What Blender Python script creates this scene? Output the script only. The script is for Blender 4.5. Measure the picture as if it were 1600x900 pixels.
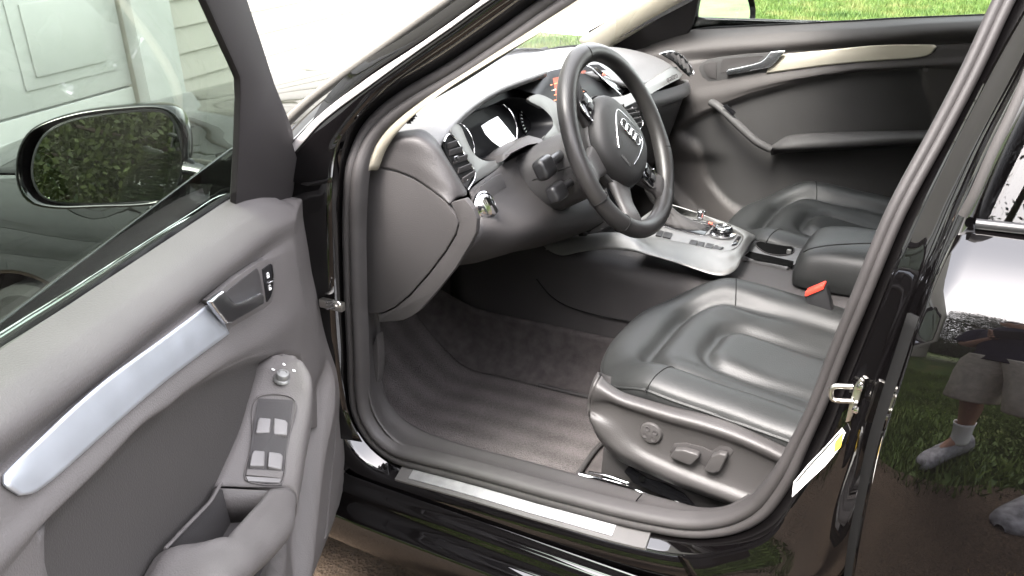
import bpy, bmesh, math, random
import numpy as np
from mathutils import Vector, Matrix

for o in list(bpy.data.objects):
    bpy.data.objects.remove(o)
scene = bpy.context.scene
COL = scene.collection
RNG = random.Random(7)
rad = math.radians

# The car stands on the driveway: x runs towards its tail, y towards its
# passenger side, z up; the front axle is at x = 0, the car's centre line y = 0.

# ------------------------------------------------------------------ camera
CAM_POS = (1.6726, -1.8110, 1.3263)
YAW, PITCH, ROLL = rad(30.703), rad(23.951), rad(-2.292)
fw = Vector((-math.sin(YAW) * math.cos(PITCH), math.cos(YAW) * math.cos(PITCH), -math.sin(PITCH)))
rt = Vector((math.cos(YAW), math.sin(YAW), 0))
up = rt.cross(fw)
r2 = rt * math.cos(ROLL) + up * math.sin(ROLL)
u2 = up * math.cos(ROLL) - rt * math.sin(ROLL)
cam_data = bpy.data.cameras.new('camera')
cam_data.sensor_width = 36
cam_data.lens = 36 * 1364.7 / 1600
cam_data.clip_start = 0.02
cam_data.clip_end = 2000
cam = bpy.data.objects.new('camera', cam_data)
m = Matrix.Identity(4)
for i in range(3):
    m[i][0], m[i][1], m[i][2], m[i][3] = r2[i], u2[i], -fw[i], CAM_POS[i]
cam.matrix_world = m
COL.objects.link(cam)
scene.camera = cam

# ------------------------------------------------------------------ sky and sun (bright overcast)
SUN_EL, SUN_AZ = 58, 266     # azimuth measured from +x towards +y: high behind the photographer
world = bpy.data.worlds.new('World')
scene.world = world
world.use_nodes = True
wn, wl = world.node_tree.nodes, world.node_tree.links
sky = wn.new('ShaderNodeTexSky')
sky.sky_type = 'NISHITA'
sky.sun_disc = False
sky.sun_elevation = rad(SUN_EL)
sky.sun_rotation = rad(90 - SUN_AZ)
sky.dust_density = 3.0
hsv = wn.new('ShaderNodeHueSaturation')
hsv.inputs['Saturation'].default_value = 0.22
wl.new(sky.outputs[0], hsv.inputs['Color'])
wbm = wn.new('ShaderNodeMix')          # warm white balance tint multiplied into the sky colour
wbm.data_type = 'RGBA'
wbm.blend_type = 'MULTIPLY'
wbm.inputs[0].default_value = 1.0
wbm.inputs[7].default_value = (1.025, 0.985, 0.985, 1)
wl.new(hsv.outputs[0], wbm.inputs[6])
bg = wn['Background']
wl.new(wbm.outputs[2], bg.inputs[0])
bg.inputs[1].default_value = 0.15
sun_d = bpy.data.lights.new('sun', 'SUN')
sun_d.energy = 0.6
sun_d.angle = rad(20)
sun_d.color = (1.0, 0.95, 0.88)
sun = bpy.data.objects.new('sun', sun_d)
sd = Vector((math.cos(rad(SUN_EL)) * math.cos(rad(SUN_AZ)), math.cos(rad(SUN_EL)) * math.sin(rad(SUN_AZ)), math.sin(rad(SUN_EL))))
sun.rotation_euler = sd.to_track_quat('Z', 'Y').to_euler()
COL.objects.link(sun)
vs = scene.view_settings
vs.view_transform = 'Standard'
vs.look = 'None'
vs.exposure = 4.1
vs.gamma = 1
vs.use_curve_mapping = False

# ------------------------------------------------------------------ materials
def mat(name, color, rough=0.5, metal=0.0, spec=0.5, coat=0.0, bump=None, vary=None, aniso=None):
    """Procedural principled material. bump=(scale, strength, detail), vary=(scale, darker, lighter)."""
    m = bpy.data.materials.new(name)
    m.use_nodes = True
    n, l = m.node_tree.nodes, m.node_tree.links
    b = n['Principled BSDF']
    b.inputs['Base Color'].default_value = (*color, 1)
    b.inputs['Roughness'].default_value = rough
    b.inputs['Metallic'].default_value = metal
    b.inputs['Specular IOR Level'].default_value = spec
    b.inputs['Coat Weight'].default_value = coat
    b.inputs['Coat Roughness'].default_value = 0.015
    b.inputs['Coat IOR'].default_value = 1.65
    tc = n.new('ShaderNodeTexCoord')
    if vary:
        t = n.new('ShaderNodeTexNoise')
        t.inputs['Scale'].default_value = vary[0]
        t.inputs['Detail'].default_value = 6
        l.new(tc.outputs['Object'], t.inputs['Vector'])
        r = n.new('ShaderNodeValToRGB')
        r.color_ramp.elements[0].position = 0.3
        r.color_ramp.elements[1].position = 0.7
        r.color_ramp.elements[0].color = (*[c * vary[1] for c in color], 1)
        r.color_ramp.elements[1].color = (*[min(1, c * vary[2]) for c in color], 1)
        l.new(t.outputs['Fac'], r.inputs[0])
        l.new(r.outputs[0], b.inputs['Base Color'])
        rr = n.new('ShaderNodeMapRange')
        rr.inputs[3].default_value = max(0.02, rough * 0.88)
        rr.inputs[4].default_value = min(1, rough * 1.12)
        l.new(t.outputs['Fac'], rr.inputs[0])
        l.new(rr.outputs[0], b.inputs['Roughness'])
    if bump:
        t = n.new('ShaderNodeTexNoise')
        t.inputs['Scale'].default_value = bump[0]
        t.inputs['Detail'].default_value = bump[2] if len(bump) > 2 else 2
        if aniso:
            mp = n.new('ShaderNodeMapping')
            mp.inputs['Scale'].default_value = aniso
            l.new(tc.outputs['Object'], mp.inputs['Vector'])
            l.new(mp.outputs[0], t.inputs['Vector'])
        else:
            l.new(tc.outputs['Object'], t.inputs['Vector'])
        bp = n.new('ShaderNodeBump')
        bp.inputs['Strength'].default_value = bump[1]
        bp.inputs['Distance'].default_value = 0.002
        l.new(t.outputs['Fac'], bp.inputs['Height'])
        l.new(bp.outputs[0], b.inputs['Normal'])
    return m

def glass_mat(name, tint, ior=1.5):
    m = bpy.data.materials.new(name)
    m.use_nodes = True
    n, l = m.node_tree.nodes, m.node_tree.links
    n.remove(n['Principled BSDF'])
    tr = n.new('ShaderNodeBsdfTransparent')
    tr.inputs[0].default_value = (*tint, 1)
    gl = n.new('ShaderNodeBsdfGlossy')
    gl.inputs['Roughness'].default_value = 0.0
    ge = n.new('ShaderNodeNewGeometry')
    dt = n.new('ShaderNodeVectorMath'); dt.operation = 'DOT_PRODUCT'
    l.new(ge.outputs['Incoming'], dt.inputs[0]); l.new(ge.outputs['Normal'], dt.inputs[1])
    ab = n.new('ShaderNodeMath'); ab.operation = 'ABSOLUTE'; l.new(dt.outputs['Value'], ab.inputs[0])
    iv = n.new('ShaderNodeMath'); iv.operation = 'SUBTRACT'; iv.inputs[0].default_value = 1; l.new(ab.outputs[0], iv.inputs[1])
    pw = n.new('ShaderNodeMath'); pw.operation = 'POWER'; pw.inputs[1].default_value = 5; l.new(iv.outputs[0], pw.inputs[0])
    fr = n.new('ShaderNodeMath'); fr.operation = 'MULTIPLY_ADD'; fr.inputs[1].default_value = 0.8; fr.inputs[2].default_value = 0.03
    l.new(pw.outputs[0], fr.inputs[0])
    mx = n.new('ShaderNodeMixShader')
    l.new(fr.outputs[0], mx.inputs[0])
    l.new(tr.outputs[0], mx.inputs[1])
    l.new(gl.outputs[0], mx.inputs[2])
    l.new(mx.outputs[0], n['Material Output'].inputs[0])
    return m

def emit_mat(name, color, strength):
    m = mat(name, color, 0.3)
    b = m.node_tree.nodes['Principled BSDF']
    b.inputs['Emission Color'].default_value = (*color, 1)
    b.inputs['Emission Strength'].default_value = strength
    b.inputs['Specular IOR Level'].default_value = 0.1
    return m

M = dict(
    paint=mat('black_paint', (0.0016, 0.0014, 0.0015), 0.4, 0, 0.0, 1.0),
    trimblack=mat('satin_black', (0.015, 0.015, 0.016), 0.35, 0, 0.5, 0, (900, 0.1)),
    gloss=mat('gloss_black', (0.008, 0.008, 0.009), 0.08),
    panel=mat('door_plastic', (0.075, 0.0693, 0.0676), 0.6, 0, 0.32, 0, (520, 0.3), (9, 0.93, 1.07)),
    inset=mat('door_insert', (0.060, 0.056, 0.055), 0.62, 0, 0.4, 0, (1100, 0.4), (14, 0.92, 1.08)),
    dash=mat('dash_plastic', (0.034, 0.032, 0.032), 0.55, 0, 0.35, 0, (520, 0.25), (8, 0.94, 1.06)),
    dashtop=mat('dash_top_sheen', (0.098, 0.097, 0.098), 0.42, 0, 0.8, 0, (600, 0.25), (8, 0.96, 1.04)),  # dash plastic lightened to paint in the sky sheen on top
    darkplastic=mat('dark_plastic', (0.036, 0.0338, 0.0338), 0.6, 0, 0.22, 0, (1300, 0.3), (10, 0.9, 1.1)),
    shield=mat('seat_shield_plastic', (0.036, 0.034, 0.0335), 0.5, 0, 0.45, 0, (700, 0.3), (12, 0.95, 1.05)),
    leather=mat('black_leather', (0.0150, 0.0158, 0.0156), 0.47, 0, 0.32, 0, (420, 0.2, 4), (18, 0.9, 1.1)),
    wheelleather=mat('wheel_leather', (0.018, 0.0172, 0.017), 0.40, 0, 0.42, 0, (600, 0.15, 3), (25, 0.85, 1.12)),
    rubber=mat('seal_rubber', (0.027, 0.025, 0.025), 0.6, 0, 0.4, 0, (700, 0.2), (20, 0.9, 1.1)),
    darkrubber=mat('dark_rubber', (0.008, 0.008, 0.008), 0.7, 0, 0.12),
    carpet=mat('carpet', (0.062, 0.0560, 0.0555), 0.95, 0, 0.1, 0, (900, 1.0, 3), (40, 0.75, 1.25)),
    silver=mat('brushed_aluminium', (0.50, 0.525, 0.565), 0.50, 0.9, 0.5, 0, (60, 0.05, 3), (30, 0.96, 1.03), (1, 40, 40)),
    silverpaint=mat('silver_paint', (0.155, 0.155, 0.150), 0.42, 0.5, 0.5, 0, None, (20, 0.97, 1.03)),
    chrome=mat('chrome', (0.72, 0.72, 0.73), 0.12, 1.0),
    steel=mat('zinc_steel', (0.66, 0.64, 0.60), 0.3, 1.0),
    beige=mat('pillar_cloth', (0.20, 0.185, 0.148), 0.85, 0, 0.2, 0, (1200, 0.4), (30, 0.93, 1.05)),
    screen=mat('display_black', (0.008, 0.008, 0.009), 0.4, 0, 0.1),
    white=mat('white_print', (0.85, 0.85, 0.84), 0.5),
    yellow=mat('yellow_print', (0.75, 0.50, 0.05), 0.5),
    red=mat('red_plastic', (0.65, 0.05, 0.03), 0.4),
    mirror=mat('mirror_silver', (0.75, 0.77, 0.76), 0.0, 1.0),
    orange=emit_mat('display_orange', (0.80, 0.22, 0.10), 0.06),
    orangedim=emit_mat('display_backlight', (0.20, 0.05, 0.03), 0.055),
    lensglare=emit_mat('lens_reflection', (0.95, 0.97, 1.0), 0.06),  # glows in place of a reflection in the cluster lens
    ledred=emit_mat('indicator_red', (0.8, 0.10, 0.06), 0.05),
    glass=glass_mat('door_glass', (0.645, 0.70, 0.65)),
    windglass=glass_mat('windscreen_glass', (0.91, 0.93, 0.91)),
    clearglass=glass_mat('passenger_glass', (0.90, 0.93, 0.90)),  # same glass as the driver door, tint lightened to let more daylight in
    darkglass=glass_mat('privacy_glass', (0.28, 0.30, 0.30)),
    tyre=mat('tyre', (0.02, 0.02, 0.02), 0.8, 0, 0.3, 0, (200, 0.5)),
    rim=mat('alloy', (0.55, 0.55, 0.56), 0.3, 1.0),
    bark=mat('bark', (0.09, 0.065, 0.05), 0.9, 0, 0.2, 0, (30, 1.0, 5), (10, 0.6, 1.3)),
)

# ------------------------------------------------------------------ mesh helpers
def V(p): return Vector(p)

def link(name, me, material, parent=None, smooth=True, angle=None):
    if material:
        for mm in (material if isinstance(material, (list, tuple)) else [material]):
            me.materials.append(mm)
    if smooth:
        me.polygons.foreach_set('use_smooth', [True] * len(me.polygons))
        if angle:
            try:
                me.set_sharp_from_angle(angle=rad(angle))
            except Exception:
                pass
    me.update()
    o = bpy.data.objects.new(name, me)
    COL.objects.link(o)
    o.parent = parent
    return o

def mesh(name, verts, faces, material, parent=None, smooth=True, angle=35):
    me = bpy.data.meshes.new(name)
    me.from_pydata([tuple(v) for v in verts], [], faces)
    return link(name, me, material, parent, smooth, angle)

def finish(name, bm, material, parent=None, smooth=True, angle=35):
    bmesh.ops.recalc_face_normals(bm, faces=bm.faces)
    me = bpy.data.meshes.new(name)
    bm.to_mesh(me)
    bm.free()
    return link(name, me, material, parent, smooth, angle)

def cr(pts, n, closed=False):
    """n points, evenly spaced along a smooth curve through pts."""
    P = [np.array(p, float) for p in pts]
    k = len(P)
    if k == 2:
        return [P[0] + (P[1] - P[0]) * t for t in np.linspace(0, 1, n)]
    segs = k if closed else k - 1
    fine = []
    for i in range(segs):
        if closed:
            a, b, c, d = P[i - 1], P[i], P[(i + 1) % k], P[(i + 2) % k]
        else:
            b, c = P[i], P[i + 1]
            a = P[i - 1] if i > 0 else 2 * b - c
            d = P[i + 2] if i + 2 < k else 2 * c - b
        h = [max(1e-6, np.linalg.norm(y - x) ** 0.5) for x, y in ((a, b), (b, c), (c, d))]
        m1 = h[1] * ((b - a) / h[0] - (c - a) / (h[0] + h[1]) + (c - b) / h[1])
        m2 = h[1] * ((c - b) / h[1] - (d - b) / (h[1] + h[2]) + (d - c) / h[2])
        for t in np.linspace(0, 1, 14, endpoint=False):
            t2, t3 = t * t, t * t * t
            fine.append((2 * t3 - 3 * t2 + 1) * b + (t3 - 2 * t2 + t) * m1 + (-2 * t3 + 3 * t2) * c + (t3 - t2) * m2)
    fine.append(P[0] if closed else P[-1])
    F_ = np.array(fine)
    s = np.concatenate([[0], np.cumsum(np.linalg.norm(np.diff(F_, axis=0), axis=1))])
    tt = np.linspace(0, s[-1], n, endpoint=not closed)
    return [np.array([np.interp(t, s, F_[:, j]) for j in range(F_.shape[1])]) for t in tt]

def rows_grid(rows, closed_u=False):
    nu = len(rows[0])
    verts = [tuple(p) for r in rows for p in r]
    faces = []
    for j in range(len(rows) - 1):
        for i in range(nu if closed_u else nu - 1):
            i2 = (i + 1) % nu
            faces.append((j * nu + i, j * nu + i2, (j + 1) * nu + i2, (j + 1) * nu + i))
    return verts, faces

def loft(name, rows, material, parent=None, nu=40, sub=4, thick=0, closed=False, angle=50, linear=False, off=-1):
    """Smooth skin through the given rows of points."""
    R = [cr(r, nu, closed) for r in rows]
    if sub > 1 and not linear:
        cols = []
        for i in range(nu):
            pts = [r[i] for r in R]
            out = []
            k = len(pts)
            for j in range(k - 1):
                b, c = pts[j], pts[j + 1]
                a = pts[j - 1] if j > 0 else 2 * b - c
                d = pts[j + 2] if j + 2 < k else 2 * c - b
                h = [max(1e-5, np.linalg.norm(y - x) ** 0.5) for x, y in ((a, b), (b, c), (c, d))]
                m1 = h[1] * ((b - a) / h[0] - (c - a) / (h[0] + h[1]) + (c - b) / h[1])
                m2 = h[1] * ((c - b) / h[1] - (d - b) / (h[1] + h[2]) + (d - c) / h[2])
                for t in np.linspace(0, 1, sub, endpoint=False):
                    t2, t3 = t * t, t * t * t
                    out.append((2 * t3 - 3 * t2 + 1) * b + (t3 - 2 * t2 + t) * m1 + (-2 * t3 + 3 * t2) * c + (t3 - t2) * m2)
            out.append(pts[-1])
            cols.append(out)
        R = [[cols[i][j] for i in range(nu)] for j in range(len(cols[0]))]
    v, f = rows_grid(R, closed)
    o = mesh(name, v, f, material, parent, True, angle)
    if thick:
        md = o.modifiers.new('thickness', 'SOLIDIFY')
        md.thickness = thick
        md.offset = off
    return o

def sweep(name, path, profile, material, parent=None, n=120, side=(0, 1, 0), closed_profile=True, angle=50, closed=False, caps=True, scale=None):
    """Carry a 2-D profile (a = in-plane, away from the left of travel; b = along side) along a path."""
    P = cr(path, n, closed)
    side = np.array(side, float)
    rows = []
    for i in range(n):
        t = (P[(i + 1) % n] - P[i - 1]) if (closed or 0 < i < n - 1) else (P[min(i + 1, n - 1)] - P[max(i - 1, 0)])
        t = t / np.linalg.norm(t)
        a = np.cross(t, side)
        a /= np.linalg.norm(a)
        b = np.cross(a, t)
        k = scale(i / (n - 1)) if scale else 1
        rows.append([P[i] + a * q[0] * k + b * q[1] * k for q in profile])
    if closed:
        rows.append(rows[0])
    v, f = rows_grid(rows, closed_profile)
    if caps and closed_profile and not closed:
        k = len(profile)
        f.append(tuple(range(k))[::-1])
        f.append(tuple(range((n - 1) * k, n * k)))
    return mesh(name, v, f, material, parent, True, angle)

def circle(r, k=10, ry=None):
    ry = ry or r
    return [(r * math.cos(2 * math.pi * i / k), ry * math.sin(2 * math.pi * i / k)) for i in range(k)]

def tube(name, path, r, material, parent=None, n=24, k=10, closed=False, side=None, taper=None):
    p = [np.array(q, float) for q in path]
    d = p[-1] - p[0] if not closed else p[1] - p[0]
    if side is None:
        side = (0, 0, 1) if abs(d[2]) < 0.8 * np.linalg.norm(d) else (1, 0.2, 0)
    return sweep(name, path, circle(r, k), material, parent, n, side, True, 60, closed, True, taper)

def slab(name, outline, depth, material, parent=None, bevel=0.002, seg=2, smooth_n=0, angle=40):
    """Solid plate: a planar outline carried along the depth vector, its edges rounded."""
    pts = cr(outline, smooth_n, True) if smooth_n else [np.array(p, float) for p in outline]
    dv = np.array(depth, float)
    bm = bmesh.new()
    a = [bm.verts.new(tuple(p)) for p in pts]
    b = [bm.verts.new(tuple(p + dv)) for p in pts]
    k = len(pts)
    top = bm.faces.new(a)
    bot = bm.faces.new(b[::-1])
    for i in range(k):
        bm.faces.new((a[(i + 1) % k], a[i], b[i], b[(i + 1) % k]))
    bmesh.ops.recalc_face_normals(bm, faces=bm.faces)
    if bevel:
        es = [e for e in bm.edges if (e.verts[0] in a and e.verts[1] in a) or (e.verts[0] in b and e.verts[1] in b)]
        if not smooth_n:
            es = list(bm.edges)
        bmesh.ops.bevel(bm, geom=es, offset=bevel, segments=seg, affect='EDGES', profile=0.6, clamp_overlap=True)
    return finish(name, bm, material, parent, True, angle)

def box(name, c, s, material, parent=None, bevel=0.002, rot=None, seg=2):
    bm = bmesh.new()
    bmesh.ops.create_cube(bm, size=1)
    bmesh.ops.scale(bm, vec=s, verts=bm.verts)
    if bevel:
        bmesh.ops.bevel(bm, geom=list(bm.edges), offset=min(bevel, min(s) * 0.49), segments=seg, affect='EDGES', profile=0.6)
    if rot is not None:
        bmesh.ops.transform(bm, matrix=rot.to_4x4(), verts=bm.verts)
    bmesh.ops.translate(bm, vec=c, verts=bm.verts)
    return finish(name, bm, material, parent)

def frame(n, upv=(0, 0, 1)):
    """Rotation whose z is n and whose y leans towards upv."""
    n = Vector(n).normalized()
    x = Vector(upv).cross(n).normalized()
    y = n.cross(x)
    return Matrix((x, y, n)).transposed()

def lathe(name, prof, pos, axis, material, parent=None, k=28, angle=40, caps=True):
    """prof: list of (radius, height along axis)."""
    R = frame(axis, (0, 0, 1) if abs(Vector(axis).normalized().z) < 0.95 else (1, 0, 0))
    rows = []
    for r, h in prof:
        rows.append([tuple(Vector(pos) + R @ Vector((r * math.cos(2 * math.pi * i / k), r * math.sin(2 * math.pi * i / k), h))) for i in range(k)])
    v, f = rows_grid(rows, True)
    if caps and prof[0][0] > 1e-4:
        f.append(tuple(range(k)))
    if caps and prof[-1][0] > 1e-4:
        f.append(tuple(range((len(rows) - 1) * k, len(rows) * k))[::-1])
    return mesh(name, v, f, material, parent, True, angle)

def text(name, body, size, pos, rot, material, parent=None, depth=0.0004, align='CENTER'):
    c = bpy.data.curves.new(name, 'FONT')
    c.body = body
    c.size = size
    c.extrude = depth
    c.align_x = align
    c.align_y = 'CENTER'
    o = bpy.data.objects.new(name, c)
    COL.objects.link(o)
    dg = bpy.context.evaluated_depsgraph_get()
    me = bpy.data.meshes.new_from_object(o.evaluated_get(dg))
    bpy.data.objects.remove(o)
    me.transform(Matrix.Translation(Vector(pos)) @ rot.to_4x4())
    return link(name, me, material, parent, False)

def empty(name, loc=(0, 0, 0), parent=None):
    o = bpy.data.objects.new(name, None)
    o.empty_display_size = 0.1
    o.location = loc
    o.parent = parent
    COL.objects.link(o)
    return o

def tag(o, label=None, cat=None, group=None, kind=None):
    if label: o['label'] = label
    if cat: o['category'] = cat
    if group: o['group'] = group
    if kind: o['kind'] = kind
    return o

def lerp(a, b, t): return a + (b - a) * t
def sstep(a, b, x):
    t = min(1, max(0, (x - a) / (b - a)))
    return t * t * (3 - 2 * t)


# ------------------------------------------------------------------ ground, driveway, lawn
def ground_mat():
    m = mat('soil_and_turf', (0.06, 0.085, 0.03), 0.95, 0, 0.1, 0, (60, 1.0, 4), (3, 0.7, 1.3))
    return m

def turf_mat():
    m = bpy.data.materials.new('turf')
    m.use_nodes = True
    n, l = m.node_tree.nodes, m.node_tree.links
    b = n['Principled BSDF']
    b.inputs['Roughness'].default_value = 0.6
    b.inputs['Specular IOR Level'].default_value = 0.25
    tc = n.new('ShaderNodeTexCoord')
    t = n.new('ShaderNodeTexNoise'); t.inputs['Scale'].default_value = 2.2; t.inputs['Detail'].default_value = 8
    l.new(tc.outputs['Object'], t.inputs['Vector'])
    r = n.new('ShaderNodeValToRGB')
    e = r.color_ramp.elements
    e[0].position, e[0].color = 0.30, (0.030, 0.062, 0.010, 1)
    e[1].position, e[1].color = 0.72, (0.130, 0.128, 0.045, 1)
    k = e.new(0.5); k.color = (0.064, 0.106, 0.020, 1)
    l.new(t.outputs['Fac'], r.inputs[0])
    l.new(r.outputs[0], b.inputs['Base Color'])
    return m

def asphalt_mat():
    m = bpy.data.materials.new('asphalt')
    m.use_nodes = True
    n, l = m.node_tree.nodes, m.node_tree.links
    b = n['Principled BSDF']
    b.inputs['Roughness'].default_value = 0.85
    b.inputs['Specular IOR Level'].default_value = 0.3
    tc = n.new('ShaderNodeTexCoord')
    v = n.new('ShaderNodeTexVoronoi'); v.inputs['Scale'].default_value = 140
    t = n.new('ShaderNodeTexNoise'); t.inputs['Scale'].default_value = 3; t.inputs['Detail'].default_value = 8
    l.new(tc.outputs['Object'], v.inputs['Vector']); l.new(tc.outputs['Object'], t.inputs['Vector'])
    r = n.new('ShaderNodeValToRGB')
    r.color_ramp.elements[0].color = (0.016, 0.012, 0.009, 1)
    r.color_ramp.elements[1].color = (0.105, 0.074, 0.050, 1)
    mx = n.new('ShaderNodeMath'); mx.operation = 'MULTIPLY_ADD'; mx.inputs[1].default_value = 0.35; 
    sp = n.new('ShaderNodeSeparateColor')
    l.new(v.outputs['Color'], sp.inputs[0]); l.new(sp.outputs[0], mx.inputs[0]); 
    s2 = n.new('ShaderNodeMath'); s2.operation = 'MULTIPLY'; s2.inputs[1].default_value = 0.65
    l.new(t.outputs['Fac'], s2.inputs[0]); l.new(s2.outputs[0], mx.inputs[2])
    l.new(mx.outputs[0], r.inputs[0]); l.new(r.outputs[0], b.inputs['Base Color'])
    bp = n.new('ShaderNodeBump'); bp.inputs['Strength'].default_value = 0.9; bp.inputs['Distance'].default_value = 0.004
    l.new(v.outputs['Distance'], bp.inputs['Height']); l.new(bp.outputs[0], b.inputs['Normal'])
    return m

M['turf'] = turf_mat()
g = mesh('ground', [(-600, -600, -0.02), (600, -600, -0.02), (600, 600, -0.02), (-600, 600, -0.02)], [(0, 1, 2, 3)], M['turf'], None, False)
tag(g, kind='structure')
# driveway: from the garage past the car; its driver-side edge is ragged where the turf grows over it
dv = []
for i in range(60):
    x = lerp(-1.9, 14, i / 59)
    dv.append((x, -1.95 + 0.07 * math.sin(x * 2.1) + RNG.uniform(-0.05, 0.05), 0))
for i in range(30):
    x = lerp(14, -1.9, i / 29)
    dv.append((x, 2.3 + RNG.uniform(-0.03, 0.03), 0))
bm = bmesh.new()
fc = bm.faces.new([bm.verts.new(p) for p in dv])
bmesh.ops.triangulate(bm, faces=[fc])
tag(finish('driveway', bm, asphalt_mat(), None, False), kind='structure')
pathm = mat('pale_strip', (0.55, 0.53, 0.49), 0.85, 0, 0.3, 0, (80, 0.5, 4), (6, 0.9, 1.05))  # added pale strip, fills a white area past the windscreen edge
p0, p1 = (-3.0, 6.9), (-4.6, 10.7)
tag(mesh('path', [(p0[0], p0[1], -0.012), (p0[0] + 1.0, p0[1] - 0.2, -0.012), (p1[0] + 1.3, p1[1] + .5, -0.012), (p1[0], p1[1], -0.012)], [(0, 1, 2, 3)], pathm, None, False), kind='structure')

def blades(name, count, region, hmin, hmax, material, label, keep=None, seed=3):
    rs = np.random.RandomState(seed)
    x = rs.uniform(region[0], region[1], count); y = rs.uniform(region[2], region[3], count)
    if keep is not None:
        k = keep(x, y); x, y = x[k], y[k]
    c = len(x)
    h = rs.uniform(hmin, hmax, c); a = rs.uniform(0, 2 * np.pi, c); w = rs.uniform(0.003, 0.006, c) * 1.3
    lean = rs.uniform(0.1, 0.9, c) * h; la = rs.uniform(0, 2 * np.pi, c)
    co = np.zeros((c, 3, 3), np.float32)
    co[:, 0, 0] = x - w * np.cos(a); co[:, 0, 1] = y - w * np.sin(a); co[:, 0, 2] = -0.02
    co[:, 1, 0] = x + w * np.cos(a); co[:, 1, 1] = y + w * np.sin(a); co[:, 1, 2] = -0.02
    co[:, 2, 0] = x + lean * np.cos(la); co[:, 2, 1] = y + lean * np.sin(la); co[:, 2, 2] = h - 0.02
    me = bpy.data.meshes.new(name)
    me.vertices.add(c * 3); me.vertices.foreach_set('co', co.ravel())
    me.loops.add(c * 3); me.loops.foreach_set('vertex_index', np.arange(c * 3, dtype=np.int32))
    me.polygons.add(c); me.polygons.foreach_set('loop_start', np.arange(0, c * 3, 3, dtype=np.int32))
    me.polygons.foreach_set('loop_total', np.full(c, 3, np.int32))
    me.update(calc_edges=True)
    o = link(name, me, material, None, False)
    return tag(o, label, 'grass', None, 'stuff')

def not_path(x, y):
    t = (y - 6.7) / 3.8
    return ~((x > -3.0 - 1.6 * t) & (x < -2.0 - 1.3 * t) & (y > 6.6))
blades('lawn_grass', 230000, (-5.5, 4.0, 4.5, 13.5), 0.03, 0.075, M['turf'], 'bright green lawn grass beyond the passenger side of the car', not_path)
straw = mat('dry_grass', (0.34, 0.235, 0.11), 0.8, 0, 0.2, 0, None, (3, 0.7, 1.25))
vergem = mat('verge_turf_lit', (0.125, 0.175, 0.045), 0.6, 0, 0.25, 0, None, (2.5, 0.6, 1.35))  # turf colour lightened to offset the shaded side of backlit blades
def ragged(x, y):
    return y < -1.88 + 0.08 * np.sin(x * 2.1) + 0.05 * np.sin(x * 9)
blades('verge_grass', 90000, (-1.0, 5.5, -5.0, -1.75), 0.03, 0.07, vergem, 'green verge grass along the ragged driveway edge behind the standing person', ragged, 5)
def patch(x, y):
    return ((np.sin(x * 3.1 + 1) + np.sin(y * 6 + x * 2)) > 0.55)
blades('straw_grass', 42000, (0.3, 4.0, -1.95, -1.15), 0.012, 0.03, straw, 'dry straw coloured grass clippings lying on the driveway edge', patch, 9)

# ------------------------------------------------------------------ house with the garage door
HA = rad(10)
WD = Vector((-math.sin(HA), math.cos(HA), 0))      # along the wall
WN = Vector((math.cos(HA), math.sin(HA), 0))       # out of the wall, towards the car
HB = WN * -1.79
def wp(a, out, z): return tuple(HB + WD * a + WN * out + Vector((0, 0, z)))
def wbox(name, a0, a1, o0, o1, z0, z1, material, parent, bevel=0.003):
    c = HB + WD * ((a0 + a1) / 2) + WN * ((o0 + o1) / 2) + Vector((0, 0, (z0 + z1) / 2))
    return box(name, c, (o1 - o0, a1 - a0, z1 - z0), material, parent, bevel, Matrix.Rotation(HA, 3, 'Z'))
house = empty('house', wp(0, 0, 0))
tag(house, 'house front with white garage door and pale beige lap siding ahead of the car', 'house')
sidem = mat('vinyl_siding', (0.41, 0.39, 0.345), 0.6, 0, 0.4, 0, (25, 0.15, 3), (2, 0.95, 1.04), (1, 1, 12))
whitem = mat('white_door_paint', (0.43, 0.43, 0.41), 0.45, 0, 0.5, 0, (12, 0.06), (3, 0.97, 1.02))
trimm = mat('white_trim', (0.49, 0.49, 0.475), 0.5, 0, 0.4, 0, (40, 0.1, 4), (8, 0.94, 1.03), (1, 1, 0.1))
def hpart(o):
    mw = o.matrix_world.copy(); o.parent = house
    o.matrix_parent_inverse = Matrix.Translation(-Vector(house.location)); return o
hpart(wbox('wall', 1.30, 4.55, -0.35, -0.03, 0, 5.2, sidem, None))
hpart(wbox('wall', -8, -3.88, -0.35, -0.03, 0, 5.2, sidem, None))
hpart(wbox('wall', -3.879, 1.299, -0.35, -0.031, 2.40, 5.2, sidem, None))
# lap siding, one board above the other
def board(a0, a1, z0, h):
    q = [(a0, -0.03, z0), (a0, 0.016, z0), (a0, 0.004, z0 + h + 0.01), (a0, -0.03, z0 + h + 0.01)]
    vs_ = [wp(*p) for p in q] + [wp(a1, p[1], p[2]) for p in q]
    return mesh('siding_board', vs_, [(0, 1, 2, 3), (7, 6, 5, 4), (0, 4, 5, 1), (1, 5, 6, 2), (2, 6, 7, 3), (3, 7, 4, 0)], sidem, None, False)
z = 0.045
while z < 3.4:
    hpart(board(1.545, 4.50, z, 0.127))
    z += 0.127
hpart(wbox('corner_board', 4.46, 4.57, -0.02, 0.03, 0, 5.2, trimm, None))
hpart(wbox('door_jamb', 1.285, 1.543, -0.03, 0.035, 0, 2.35, trimm, None))
hpart(wbox('door_jamb', -4.10, -3.86, -0.03, 0.035, 0, 2.35, trimm, None))
hpart(wbox('door_header', -4.12, 1.56, -0.03, 0.04, 2.352, 2.6, trimm, None))
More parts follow.
